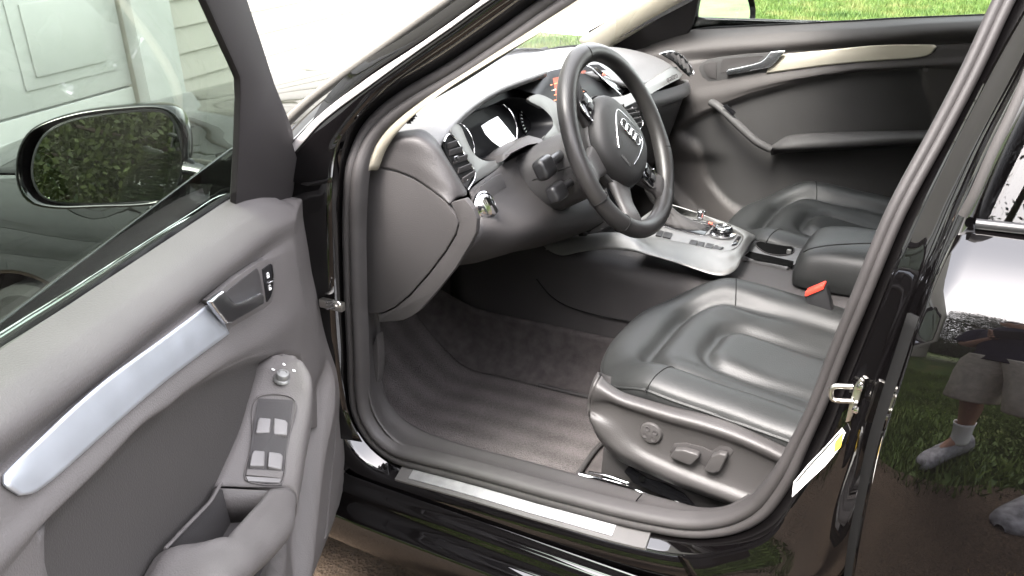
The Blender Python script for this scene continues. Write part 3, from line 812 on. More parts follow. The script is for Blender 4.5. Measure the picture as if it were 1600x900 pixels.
def quarter(sign):
    cols = []
    for x in np.concatenate([np.linspace(2.625, 3.16, 22), np.linspace(3.2, 3.62, 6)]):
        zl = .26
        if abs(x - 2.81) < .352: zl = .32 + math.sqrt(.352 ** 2 - (x - 2.81) ** 2)
        top = lerp(1.0, .99, (x - 2.6))
        col = []
        for t in np.linspace(0, 1, 16):
            z = lerp(top, zl, t)
            y = abs(skin_y(min(.985, max(.2, z)))) - .10 * sstep(3.1, 3.7, x)
            col.append((x, sign * y, z))
        cols.append(col)
    raw_grid('rear_quarter', cols, M['paint'], car)
    loft('rear_pillar', [[(2.62, sign * .775, 1.0), (2.64, sign * .64, 1.19), (2.52, sign * .565, 1.325)], [(3.2, sign * .70, 1.02), (2.9, sign * .585, 1.19), (2.56, sign * .555, 1.325)]], M['paint'], car, 12, 1, .004)
quarter(-1); quarter(1)
rows = []
for z in zlist:
    rows.append([(x, -skin_y(z), z) for x in (.55, .9, 1.3, 1.62, 2.0, 2.62)])
loft('passenger_flank', rows, M['paint'], car, 30, 1, .004)
loft('rocker_panel', [[(x, -y, z) for x in (.42, 1.1, 2.42)] for y, z in rk], M['paint'], car, 10, 2, .002)
# passenger side pillars and roof rail
PA = [(.52, .700, .93), (.75, .665, 1.04), (1.0, .63, 1.17), (1.18, .585, 1.27), (1.34, .56, 1.34), (1.6, .545, 1.375), (2.1, .545, 1.37), (2.5, .56, 1.325)]
sweep('roof_rail', PA, [(-.03, .03), (-.03, -.03), (.03, -.03), (.03, .03)], M['paint'], car, 50, angle=80)
# windscreen
wb = [(.49 + .12 * (abs(y) / .7) ** 2 - .02, y, .915) for y in np.linspace(-.70, .70, 15)]
wt = [(1.13 + .03 * (abs(y) / .56) ** 2, y * .80, 1.345 - .03 * (abs(y) / .7) ** 2) for y in np.linspace(-.70, .70, 15)]
wm = [tuple(np.array(a) * .5 + np.array(b) * .5 + np.array([-.02, 0, .03])) for a, b in zip(wb, wt)]
loft('windscreen', [wb, wm, wt], M['windglass'], car, 30, 6, 0)
# front bumper and grille face
loft('front_bumper', [[(-.91 + .2 * (abs(y) / .8) ** 2.2, y, .70) for y in np.linspace(-.80, .80, 13)], [(-.98 + .25 * (abs(y) / .84) ** 2.2, y, .58) for y in np.linspace(-.84, .84, 13)], [(-.99 + .26 * (abs(y) / .86) ** 2.2, y, .42) for y in np.linspace(-.86, .86, 13)], [(-.93 + .22 * (abs(y) / .86) ** 2.2, y, .20) for y in np.linspace(-.84, .84, 13)]], M['paint'], car, 30, 4, .004)


# ------------------------------------------------------------------ floor
def floor_row(x, ya, yb, sgn):
    rise = .30 * max(0, (.60 - x) / .28) ** 1.4 if x < .60 else 0
    return [(x, ya, .335 + rise * .3), (x, ya + sgn * .012, .285 + rise * .7), (x, ya + sgn * .05, .262 + rise), (x, (ya + yb) / 2, .258 + rise), (x, yb - sgn * .05, .264 + rise), (x, yb - sgn * .012, .30 + rise * .8), (x, yb, .40 + rise * .4)]
xsx = (.30, .38, .46, .54, .60, .75, 1.0, 1.3, 1.75, 2.1)
carpet = loft('carpet', [floor_row(x, -.648, -.165, 1) for x in xsx], M['carpet'], car, 40, 4, .004)
loft('carpet', [floor_row(x, .66, .165, -1) for x in xsx], M['carpet'], car, 40, 4, .004)
slab('pedal', [(.42, -.30, .53), (.435, -.30, .48), (.435, -.235, .48), (.42, -.235, .53)], (-.012, 0, -.004), M['darkrubber'], car, .003)
slab('pedal', [(.40, -.22, .50), (.43, -.22, .40), (.43, -.175, .40), (.40, -.175, .50)], (-.012, 0, -.004), M['darkrubber'], car, .003)
slab('pedal', [(.39, -.57, .50), (.42, -.57, .42), (.42, -.49, .42), (.39, -.49, .50)], (-.012, 0, -.004), M['darkrubber'], car, .003)

# floor mat with the pile brushed in stripes
def mat_pile():
    m = mat('mat_pile', (0.10, 0.09, 0.09), 0.95, 0, 0.08)
    n, l = m.node_tree.nodes, m.node_tree.links
    b = n['Principled BSDF']
    tc = n.new('ShaderNodeTexCoord')
    wv = n.new('ShaderNodeTexWave'); wv.bands_direction = 'Y'; wv.wave_profile = 'SIN'
    wv.inputs['Scale'].default_value = 5.2; wv.inputs['Distortion'].default_value = 0.5
    wv.inputs['Detail'].default_value = 2; wv.inputs['Detail Scale'].default_value = .6
    mp = n.new('ShaderNodeMapping'); mp.inputs['Rotation'].default_value = (0, 0, rad(-5)); mp.inputs['Scale'].default_value = (.25, 1, 1)
    l.new(tc.outputs['Object'], mp.inputs['Vector']); l.new(mp.outputs[0], wv.inputs['Vector'])
    t1 = n.new('ShaderNodeTexNoise'); t1.inputs['Scale'].default_value = 14; t1.inputs['Detail'].default_value = 5
    t2 = n.new('ShaderNodeTexNoise'); t2.inputs['Scale'].default_value = 420; t2.inputs['Detail'].default_value = 3
    for t in (t1, t2): l.new(tc.outputs['Object'], t.inputs['Vector'])
    def mad(sock, k, add):
        q = n.new('ShaderNodeMath'); q.operation = 'MULTIPLY_ADD'; q.inputs[1].default_value = k
        l.new(sock, q.inputs[0])
        if hasattr(add, 'is_output'): l.new(add, q.inputs[2])
        else: q.inputs[2].default_value = add
        return q.outputs[0]
    f = mad(wv.outputs['Fac'], .20, mad(t1.outputs['Fac'], .50, mad(t2.outputs['Fac'], .95, -.34)))
    r = n.new('ShaderNodeValToRGB')
    r.color_ramp.elements[0].position, r.color_ramp.elements[0].color = .12, (0.042, 0.0378, 0.0376, 1)
    r.color_ramp.elements[1].position, r.color_ramp.elements[1].color = .88, (0.128, 0.1165, 0.1155, 1)
    l.new(f, r.inputs[0]); l.new(r.outputs[0], b.inputs['Base Color'])
    bp = n.new('ShaderNodeBump'); bp.inputs['Strength'].default_value = 1.0; bp.inputs['Distance'].default_value = .004
    l.new(t2.outputs['Fac'], bp.inputs['Height']); l.new(bp.outputs[0], b.inputs['Normal'])
    return m
def mat_row(x):
    rise = .30 * max(0, (.60 - x) / .28) ** 1.4 if x < .60 else 0
    ya = -.615 + .10 * sstep(.72, .42, x)
    return [(x, lerp(ya, -.235, t), .2655 + rise + .004 * (2 * t - 1) ** 4) for t in np.linspace(0, 1, 9)]
fm = loft('floor_mat', [mat_row(x) for x in (.40, .46, .54, .60, .70, .85, 1.0, 1.028)], mat_pile(), None, 40, 4, .009, off=1)
tag(fm, 'dark grey pile floor mat with brushed stripes in the driver footwell', 'floor mat')
edge = [(x, -.615 + .10 * sstep(.72, .42, x), .272) for x in (.62, .8, 1.0)] + [(1.03, -.605, .272), (1.03, -.42, .269), (1.03, -.245, .272), (1.0, -.235, .272), (.8, -.235, .272)]
tube('edge_binding', edge, .0055, M['darkplastic'], fm, 80, 8)

# ------------------------------------------------------------------ centre console
def cons_row(x, top, hw=.150):
    return [(x, -hw - .025, .27), (x, -hw - .012, .42), (x, -hw, top - .035), (x, -hw + .006, top - .012), (x, -hw + .02, top), (x, 0, top + .003), (x, hw - .02, top), (x, hw - .006, top - .012), (x, hw, top - .035), (x, hw + .012, .42), (x, hw + .025, .27)]
console = loft('centre_console', [cons_row(x, t, w) for x, t, w in ((.50, .58, .13), (.72, .585, .14), (.80, .575, .145), (1.0, .562, .148), (1.2, .558, .148), (1.35, .560, .147), (1.55, .565, .146), (1.8, .565, .145))], M['darkplastic'], car, 60, 5, .003)
# carpeted lower flank line
tube('flank_seam', [(0.7641,-0.168,0.5132),(0.8005,-0.168,0.4774),(0.842,-0.168,0.4593),(0.9154,-0.168,0.4514),(1.002,-0.168,0.4519)], .0018, M['darkrubber'], console, 30, 6)
# bright frame round the selector
fo = [(0.7795,-0.155,0.593),(0.7965,-0.156,0.5834),(0.8228,-0.156,0.5783),(0.8731,-0.156,0.5961),(0.9277,-0.155,0.6108),(0.9808,-0.154,0.6161),(1.0227,-0.154,0.6155),(1.0591,-0.153,0.6123),(1.1022,-0.152,0.606),(1.1443,-0.15,0.5978),(1.1739,-0.146,0.5913),(1.1963,-0.138,0.5893),(1.2131,-0.118,0.5948),(1.2106,-0.05,0.5999),(1.1984,0.06,0.5904),(1.1924,0.125,0.5857),(1.1751,0.138,0.5866),(1.124,0.142,0.597),(1.0666,0.142,0.6099),(1.0211,0.142,0.6198),(0.9617,0.142,0.6299)]
fi = [(0.7792,-0.145,0.5926),(0.8018,-0.14,0.6007),(0.8308,-0.132,0.612),(0.8708,-0.124,0.6248),(0.9109,-0.118,0.6343),(0.9562,-0.115,0.6394),(0.9826,-0.112,0.6333)] + [(0.9845,-0.0394,0.607),(1.0192,-0.0328,0.607),(1.0643,-0.0391,0.607),(1.1075,-0.0434,0.607),(1.1385,-0.0486,0.607),(1.1783,-0.0472,0.607),(1.1879,-0.0176,0.607),(1.1868,0.025,0.607),(1.1838,0.0503,0.607),(1.1716,0.0721,0.607),(1.1353,0.1026,0.607),(1.0769,0.1303,0.607),(1.0245,0.1528,0.607),(0.967,0.175,0.607)]
fm_ = [tuple(np.array(a) * .35 + np.array(b) * .65 + np.array([0, 0, .006])) for a, b in zip(fo, fi)]
fin = [(x, y, z - .012) for x, y, z in fi]
frame_ = loft('selector_frame', [fo, fm_, fi, fin], M['silverpaint'], console, 110, 5, .002, angle=70)
# plate inside the frame
zt = .601
plate = slab('selector_plate', [(0.9135,0.0363,0.601),(0.9654,-0.0306,0.601),(1.0028,-0.0138,0.601),(1.0512,-0.0191,0.601),(1.1015,-0.0249,0.601),(1.136,-0.0308,0.601),(1.1604,-0.0346,0.601),(1.1757,-0.0234,0.601),(1.1829,0.0055,0.601),(1.1815,0.0398,0.601),(1.1784,0.0653,0.601),(1.1673,0.0831,0.601),(1.1322,0.1144,0.601),(1.0734,0.1421,0.601),(1.0206,0.1647,0.601),(0.9211,0.207,0.601)], (0, 0, -.012), mat('plate_grey', (.13, .13, .13), .42, .2), console, .001)
gate = slab('selector_gate', [(0.9867,0.0614,0.6035),(1.095,0.0387,0.6035),(1.0935,0.1041,0.6035),(0.9792,0.1334,0.6035)], (0, 0, -.004), M['gloss'], console, .001)
tube('gate_rim', [(0.9606,0.0615,0.6045),(0.9892,0.0546,0.6045),(1.0978,0.0302,0.6045),(1.0957,0.1021,0.6045),(0.9793,0.133,0.6045)], .0016, M['chrome'], gate, 40, 6)
# gaiter and lever
gc = Vector((1.0753,-0.02,0.6436))
bx = Vector((1.0338,0.0809,0.604))
rows = []
for h, s_ in ((0, 1), (.006, .93), (.010, .80), (.016, .58), (.024, .38), (.045, .26)):
    rows.append([(bx.x + (.050 * s_) * math.cos(a) * (1 + .06 * math.sin(7 * a)) - h * 1.2, bx.y + (.026 * s_) * math.sin(a) * (1 + .06 * math.sin(9 * a)), .604 + h) for a in np.linspace(0, 2 * math.pi, 24, endpoint=False)])
loft('selector_gaiter', rows, M['darkplastic'], console, 36, 3, 0, closed=True)
top = Vector((bx.x - .060, bx.y, .604 + .050))
loft('selector_knob', [[(top.x + .018 * s_ * math.cos(a) * 1.5 - h * .5, top.y + .020 * s_ * math.sin(a), top.z + h) for a in np.linspace(0, 2 * math.pi, 16, endpoint=False)] for h, s_ in ((-.01, .6), (.0, .95), (.025, 1.1), (.045, .95), (.055, .5), (.057, .05))], M['wheelleather'], console, 24, 3, 0, closed=True)
# rotary controller, volume knob, buttons
kp = (1.1325,0.0587,0.604)
knob = lathe('control_knob', [(.030, 0), (.030, .004), (.024, .005), (.0225, .006), (.0215, .017), (.019, .020), (.016, .0205), (.0155, .019), (0, .019)], kp, (0, 0, 1), M['chrome'], console, 36)
lathe('knob_band', [(.0228, .007), (.0232, .008), (.0232, .012), (.0224, .013)], kp, (0, 0, 1), M['gloss'], knob, 36)
for k in range(3):
    a = k * 2.1 + .5
    lathe('knob_cap_mark', [(.004, 0), (.004, .0008), (0, .0008)], (kp[0] + .008 * math.cos(a), kp[1] + .008 * math.sin(a), kp[2] + .0192), (0, 0, 1), M['gloss'], knob, 10)
vk = (1.052,0.1436,0.604)
lathe('volume_knob', [(.010, 0), (.0095, .012), (.0105, .013), (.0105, .019), (.009, .0205), (0, .0205)], vk, (0, 0, 1), M['chrome'], console, 24)
def zbtn(name, pts, h, material, parent, bevel=.0015):
    return slab(name, [(x, y, .6015 + h) for x, y, z in pts], (0, 0, -h), material, parent, bevel)
btnm = mat('button_grey', (.028, .028, .029), .4, 0, .3)
zbtn('button', [(1.0826,-0.0311,0.604),(1.1,-0.0341,0.604),(1.0968,-0.007,0.604),(1.0791,-0.0039,0.604)], .004, btnm, console)
zbtn('button', [(1.1026,-0.0351,0.604),(1.1173,-0.037,0.604),(1.1136,-0.0105,0.604),(1.0994,-0.0081,0.604)], .004, btnm, console)
zbtn('button', [(1.1217,-0.0371,0.604),(1.1388,-0.0401,0.604),(1.136,-0.0134,0.604),(1.1188,-0.0103,0.604)], .004, btnm, console)
zbtn('button', [(1.1413,-0.041,0.604),(1.1556,-0.0429,0.604),(1.1599,-0.0198,0.604),(1.1392,-0.0142,0.604)], .004, btnm, console)
zbtn('button', [(0.995,-0.01,0.604),(1.01,-0.0124,0.604),(1.0033,0.0217,0.604),(0.9894,0.025,0.604)], .004, btnm, console)
zbtn('button', [(1.0134,-0.0131,0.604),(1.033,-0.0157,0.604),(1.0274,0.0162,0.604),(1.0067,0.0209,0.604)], .004, btnm, console)
zbtn('button', [(1.0704,0.1266,0.604),(1.0898,0.1155,0.604),(1.0897,0.1352,0.604),(1.0709,0.1444,0.604)], .003, btnm, console)
zbtn('button', [(1.0939,0.1125,0.604),(1.1156,0.1028,0.604),(1.1143,0.1216,0.604),(1.0939,0.1321,0.604)], .003, btnm, console)
zbtn('button', [(1.1196,0.0998,0.604),(1.1395,0.0897,0.604),(1.1377,0.1055,0.604),(1.1184,0.1185,0.604)], .003, btnm, console)
zbtn('button', [(1.1711,0.0003,0.604),(1.1791,0.0126,0.604),(1.1754,0.0597,0.604),(1.1677,0.0608,0.604)], .004, M['gloss'], console)
zbtn('indicator_lamp', [(1.0788,0.1155,0.604),(1.0898,0.1106,0.604),(1.0898,0.1204,0.604),(1.0787,0.1254,0.604)], .0036, M['ledred'], console, .0004)
# cup holder and tray: flat black plates painted as the shade of hollows
hollow_shade_m = mat('hollow_shade', (.005, .005, .005), .9, 0, 0.0)
dk = slab('console_deck', [(1.1778,0.0192,0.572),(1.1897,0.1496,0.572),(1.3006,0.1765,0.572),(1.3154,0.0489,0.572),(1.2967,-0.0002,0.572)], (0, 0, -.008), mat('deck_grey', (.070, .069, .070), .42, 0, .5, 0, (900, .2)), console, .002)
cw = slab('cup_holder_well', [(1.197,0.1117,0.5735),(1.2051,0.1313,0.5735),(1.2238,0.1398,0.5735),(1.2514,0.1363,0.5735),(1.2783,0.1216,0.5735),(1.2879,0.0997,0.5735),(1.2836,0.0762,0.5735),(1.265,0.0592,0.5735),(1.2389,0.0601,0.5735),(1.2148,0.0795,0.5735)], (0, 0, -.0016), hollow_shade_m, console, 0, smooth_n=40)
tube('well_rim', [(1.197,0.1117,0.5735),(1.2051,0.1313,0.5735),(1.2238,0.1398,0.5735),(1.2514,0.1363,0.5735),(1.2783,0.1216,0.5735),(1.2879,0.0997,0.5735),(1.2836,0.0762,0.5735),(1.265,0.0592,0.5735),(1.2389,0.0601,0.5735),(1.2148,0.0795,0.5735)], .0014, M['darkplastic'], cw, 60, 6, closed=True)
box('cup_clip', (1.3036,-0.03,0.6214), (.010, .008, .010), M['silverpaint'], console, .003)
slab('tray_well', [(1.1957,0.0276,0.5735),(1.1977,0.0564,0.5735),(1.3011,0.0383,0.5735),(1.3065,0.0043,0.5735),(1.2953,0.0052,0.5735),(1.2236,0.0109,0.5735)], (0, 0, -.0016), hollow_shade_m, console, 0)
# padded armrest
ar = []
for x, zt_, wsc in ((1.325, .60, .55), (1.330, .625, .85), (1.345, .645, .97), (1.38, .655, 1.0), (1.5, .658, 1.0), (1.7, .655, 1.0), (1.74, .63, .9)):
    w = .098 * wsc
    ar.append([(x, -w, .572), (x, -w - .006, .60 if zt_ > .61 else .585), (x, -w + .006, zt_ - .012), (x, -w + .03, zt_), (x, 0, zt_ + .004), (x, w - .03, zt_), (x, w - .006, zt_ - .012), (x, w + .006, .60 if zt_ > .61 else .585), (x, w, .572)])
arm = loft('armrest', ar, M['leather'], car, 50, 5, .002, angle=70)
tube('seam', [(1.3465,-0.103,0.6535),(1.3582,-0.103,0.6624),(1.3881,-0.103,0.6741),(1.4354,-0.103,0.6857),(1.4816,-0.103,0.6944)], .0013, M['darkrubber'], arm, 24, 6)
# seat belt buckle
bk = slab('belt_buckle', [(1.3703,-0.175,0.5911),(1.409,-0.175,0.6177),(1.4189,-0.175,0.5923),(1.4315,-0.175,0.5533),(1.3991,-0.175,0.5366)], (0, .022, 0), M['trimblack'], car, .004)
slab('release_button', [(1.3725,-0.18,0.5922),(1.3729,-0.18,0.6006),(1.4047,-0.18,0.623),(1.4073,-0.18,0.6208),(1.4068,-0.18,0.6139),(1.3773,-0.18,0.5931)], (0, .024, 0), M['red'], bk, .002)

# ------------------------------------------------------------------ seats
def rrect(x, y, x0, hw, r):
    """Distance outside a U shape, open to the rear, rounded at its two front corners."""
    qx, qy = (x0 + r) - x, abs(y) - (hw - r)
    return math.hypot(max(qx, 0), max(qy, 0)) + min(max(qx, qy), 0) - r
LX = .60
HWS = .250
def hw_at(x):
    return HWS * (1 - max(0, (.20 - x) / .20) ** 2.5) ** (1 / 2.5) if x < .20 else HWS
def cushion_z(x, y):
    e_ = (max(0, (.20 - x) / .20) ** 2.5 + (abs(y) / HWS) ** 2.5) ** .4
    d = (1 - e_) * lerp(.19, HWS, sstep(0, .2, x))
    z = .568 - .12 * x + .045 * sstep(.09, .205, abs(y)) * sstep(.02, .16, x) - .012 * sstep(.16, .0, x)
    k = max(0, 1 - d / .045)
    z -= .024 * (1 - math.sqrt(max(0, 1 - min(1, k) ** 2)))
    s1 = rrect(x, y, .092, .158, .085)
    s2 = rrect(x, y, .185, .082, .05)
    f1 = 1 - .62 * sstep(.13, .33, x)
    z -= .021 * f1 * math.exp(-(s1 / .016) ** 2)
    z += .014 * f1 * sstep(.004, -.05, s1)
    z -= .015 * (1 - .6 * sstep(.23, .40, x)) * math.exp(-(s2 / .014) ** 2)
    z += .005 * sstep(0, -.04, s2)
    z += .0012 * math.sin(x * 37 + y * 11) * math.sin(y * 29 - x * 13)
    return z
def make_seat(yc):
    seat = None
    X0 = 1.066
    nxs, nys = 120, 100
    rows = []
    for i in range(nxs):
        t = i / (nxs - 1)
        x = LX * (.35 * t + .65 * t ** 1.9) + .0006
        h = hw_at(x)
        r = []
        for j in range(nys):
            s = -math.cos(math.pi * j / (nys - 1)) * .55 + (2 * j / (nys - 1) - 1) * .45
            y = s * h
            r.append((X0 + x, yc + y, cushion_z(x, y)))
        rows.append(r)
    v, f = rows_grid(rows)
    seat = mesh('seat', v, f, M['leather'], car, True, 80)
    # leather skirt below the rolled edge
    ol = [(LX, -HWS), (.4, -HWS), (.25, -HWS)]
    for a in np.linspace(0, 1, 22):
        x = .20 * (1 - a) ** 1.6; ol.append((x, -hw_at(x)))
    ol[-1] = (0.0, -.01)
    full = ol + [(x, -y) for x, y in ol[::-1]]
    def ring(o, dz, zabs=None):
        return [(X0 + x + (o if x < .15 else 0), yc + y * (1 - o / HWS), (cushion_z(x, y * .999) + dz) if zabs is None else zabs) for x, y in full]
    loft('cushion_side', [ring(.0005, .0), ring(-.001, -.010), ring(.000, -.022), ring(.006, -.045), ring(.020, -.075), ring(.05, 0, .42)], M['leather'], seat, 130, 3, .003, angle=80)
    tube('piping', ring(.0, -.003)[:22], .0022, M['leather'], seat, 130, 8)
    # seam across each side bolster
    for sg in (-1, 1):
        pth = [(X0 + .150 + .03 * q, yc + sg * (.255 - .095 * q), cushion_z(.150 + .03 * q, sg * (.255 - .095 * q)) + .0002) for q in np.linspace(0, 1, 9)]
        tube('seam', pth, .0011, M['darkrubber'], seat, 24, 5)
    # backrest
    br = []
    for t in np.linspace(0, 1, 9):
        zc = lerp(.54, 1.10, t); xc = X0 + .56 + .20 * t
        wv = .245 * (1 - .35 * max(0, t - .75) ** 1.5 * 4)
        br.append([(xc + .10, yc - wv, zc), (xc - .03, yc - wv - .01, zc), (xc - .05, yc - wv + .05, zc), (xc - .005, yc - .1, zc), (xc, yc, zc), (xc - .005, yc + .1, zc), (xc - .05, yc + wv - .05, zc), (xc - .03, yc + wv + .01, zc), (xc + .10, yc + wv, zc)])
    loft('backrest', br, M['leather'], seat, 40, 3, .01)
    loft('headrest', [[(X0 + .80 + .05 * math.cos(a) * s_, yc + .13 * math.sin(a) * s_, zc) for a in np.linspace(0, 2 * math.pi, 16, endpoint=False)] for zc, s_ in ((1.12, .6), (1.14, 1), (1.25, 1), (1.29, .8), (1.30, .1))], M['leather'], seat, 24, 3, 0, closed=True)
    return seat
dseat = make_seat(-.37)
dseat['label'] = 'driver seat in black leather with power switches on its grey base'
pseat = make_seat(.37)
# plastic base shield with the power seat switches (driver side)
T0 = [(1.1345,-0.622,0.5777),(1.1488,-0.622,0.5663),(1.1726,-0.622,0.5562),(1.2189,-0.622,0.5524),(1.2627,-0.622,0.5508),(1.3182,-0.622,0.5516),(1.3626,-0.622,0.5486),(1.4124,-0.622,0.5381),(1.4491,-0.622,0.5289),(1.5221,-0.622,0.5118)]
T1 = [(1.1367,-0.645,0.574),(1.1533,-0.645,0.5672),(1.1824,-0.645,0.5576),(1.228,-0.645,0.554),(1.2712,-0.645,0.5514),(1.3259,-0.645,0.5501),(1.378,-0.645,0.545),(1.4238,-0.645,0.5364),(1.4638,-0.645,0.5253),(1.5268,-0.645,0.5107)]
T2 = [(1.1304,-0.644,0.5531),(1.1564,-0.644,0.555),(1.1879,-0.644,0.5498),(1.23,-0.644,0.5466),(1.2712,-0.644,0.5435),(1.326,-0.644,0.5423),(1.3782,-0.644,0.5374),(1.4242,-0.644,0.5276),(1.4662,-0.644,0.5172),(1.5275,-0.644,0.502)]
T3 = [(1.123,-0.636,0.5277),(1.1612,-0.636,0.5431),(1.1904,-0.636,0.5398),(1.2283,-0.636,0.5354),(1.2687,-0.636,0.5308),(1.3241,-0.636,0.5285),(1.3767,-0.636,0.5237),(1.4232,-0.636,0.514),(1.4665,-0.636,0.5038),(1.5274,-0.636,0.4884)]
T4 = [(1.1218,-0.636,0.5132),(1.1698,-0.636,0.5112),(1.1937,-0.636,0.4874),(1.2209,-0.636,0.4697),(1.2716,-0.636,0.4572),(1.3284,-0.636,0.4487),(1.3737,-0.636,0.4447),(1.4241,-0.636,0.4393),(1.4649,-0.636,0.4349),(1.5338,-0.636,0.4289)]
T5 = [(1.126,-0.645,0.5117),(1.155,-0.645,0.4954),(1.179,-0.645,0.4689),(1.2192,-0.645,0.4553),(1.2709,-0.645,0.4447),(1.3321,-0.645,0.4367),(1.3773,-0.645,0.4317),(1.4245,-0.645,0.4255),(1.4683,-0.645,0.4212),(1.5372,-0.645,0.4145)]
T6 = [(1.1273,-0.645,0.5068),(1.1479,-0.645,0.4791),(1.178,-0.645,0.4568),(1.2194,-0.645,0.4449),(1.2714,-0.645,0.4331),(1.3326,-0.645,0.4278),(1.3779,-0.645,0.423),(1.4252,-0.645,0.4169),(1.4691,-0.645,0.4127),(1.5381,-0.645,0.4062)]
T7 = [(1.119,-0.622,0.4861),(1.1376,-0.622,0.4517),(1.1746,-0.622,0.4228),(1.2227,-0.622,0.4141),(1.2684,-0.622,0.4065),(1.3263,-0.622,0.4011),(1.3726,-0.622,0.3975),(1.424,-0.622,0.3925),(1.4677,-0.622,0.388),(1.5362,-0.622,0.3807)]
shield = loft('base_shield', [T0, T1, T2, T3, T4, T5, T6, T7], M['shield'], dseat, 80, 5, .004, angle=60)
FR = [(1.1345,-0.622,0.5777),(1.1344,-0.64,0.5708),(1.1294,-0.642,0.5517),(1.123,-0.636,0.5277),(1.1228,-0.638,0.512),(1.1199,-0.624,0.4875)]
loft('base_front', [FR, [(x - .010, y + .020, z - .004) for x, y, z in FR], [(x - .006, y + .045, z - .022) for x, y, z in FR], [(x + .02, y + .08, z - .045) for x, y, z in FR]], M['shield'], dseat, 16, 4, .004)
kc = Vector((1.2353,-0.637,0.5054))
kn = lathe('lumbar_switch', [(.0195, -.004), (.0195, .0035), (.0175, .006), (.010, .0072), (0, .0075)], kc, (0, -1, .05), M['shield'], dseat, 36)
lathe('switch_recess', [(.0195, -.002), (.0205, .001), (.0215, -.001)], kc, (0, -1, .05), M['darkplastic'], kn, 36)
for k in range(4):
    a = k * math.pi / 2 + .5
    lathe('dimple', [(.0046, .0), (.0044, .0016), (.0030, .0010), (0, .0006)], kc + Vector((.0100 * math.cos(a), -.0066, .0100 * math.sin(a))), (0, -1, .05), M['darkplastic'], kn, 14)
def paddle(name, pts):
    return slab(name, pts, (0, -.013, 0), M['shield'], dseat, .0035, 3)
slab('switch_recess', [(1.2686,-0.639,0.4773),(1.2757,-0.639,0.4947),(1.294,-0.639,0.5028),(1.3243,-0.639,0.5033),(1.3395,-0.639,0.4994),(1.3513,-0.639,0.5141),(1.3677,-0.639,0.5179),(1.3744,-0.639,0.5102),(1.3634,-0.639,0.4871),(1.3499,-0.639,0.4666),(1.3328,-0.639,0.466),(1.3194,-0.639,0.4731),(1.2865,-0.639,0.474)], (0, .004, 0), M['darkplastic'], dseat, .001)
paddle('seat_lever', [(1.2735,-0.64,0.4757),(1.2816,-0.64,0.4934),(1.2968,-0.64,0.498),(1.3207,-0.64,0.4966),(1.3232,-0.64,0.4912),(1.3121,-0.64,0.4739),(1.3068,-0.64,0.471)])
paddle('seat_lever', [(1.3319,-0.64,0.4689),(1.343,-0.64,0.4998),(1.355,-0.64,0.5097),(1.3664,-0.64,0.5108),(1.3678,-0.64,0.5051),(1.3582,-0.64,0.4749),(1.347,-0.64,0.4675)])
# seat rail and bracket under the seat
rail = slab('seat_rail', [(1.1803,-0.6,0.3958),(1.172,-0.6,0.3806),(1.1909,-0.6,0.3618),(1.2755,-0.6,0.3493),(1.3044,-0.6,0.3527),(1.2839,-0.6,0.3701),(1.2507,-0.6,0.3793),(1.2148,-0.6,0.3796)], (0, .004, 0), M['gloss'], dseat, .001)
lathe('rail_hole', [(.0065, 0), (.0065, .001), (0, .001)], (1.2083,-0.605,0.3821), (0, -1, .2), hollow_shade_m, rail, 18)
tube('slide_rail', [Vector((1.0851,-0.605,0.3497)), Vector((1.1599,-0.6,0.3486)), Vector((1.2758,-0.6,0.3425))], .004, M['chrome'], dseat, 12, 6)
tube('slide_rail', [Vector((1.0976,-0.59,0.3484)), Vector((1.1365,-0.59,0.3526)), Vector((1.1807,-0.59,0.3504))], .003, M['chrome'], dseat, 12, 6)
loft('seat_frame', [[(x, -.58, .30), (x, -.56, .42), (x, -.2, .42), (x, -.18, .30)] for x in (1.12, 1.35, 1.6)], M['darkplastic'], dseat, 12, 1, .004)
loft('seat_frame', [[(x, .18, .30), (x, .2, .42), (x, .56, .42), (x, .58, .30)] for x in (1.12, 1.35, 1.6)], M['darkplastic'], pseat, 12, 1, .004)
loft('rear_bench', [[(1.98, y, .50) for y in (-.6, 0, .6)], [(2.05, y, .53) for y in (-.6, 0, .6)], [(2.40, y, .50) for y in (-.6, 0, .6)], [(2.62, y, 1.0) for y in (-.6, 0, .6)], [(2.75, y, 1.02) for y in (-.6, 0, .6)]], M['leather'], car, 12, 4, .02)
loft('parcel_shelf', [[(2.70, y, 1.01) for y in (-.62, .62)], [(3.15, y, 1.0) for y in (-.62, .62)]], M['darkplastic'], car, 6, 1, .01)
loft('bulkhead', [[(.34, y, .25) for y in (-.68, .68)], [(.36, y, .90) for y in (-.68, .68)]], M['darkrubber'], car, 6, 1, .01)


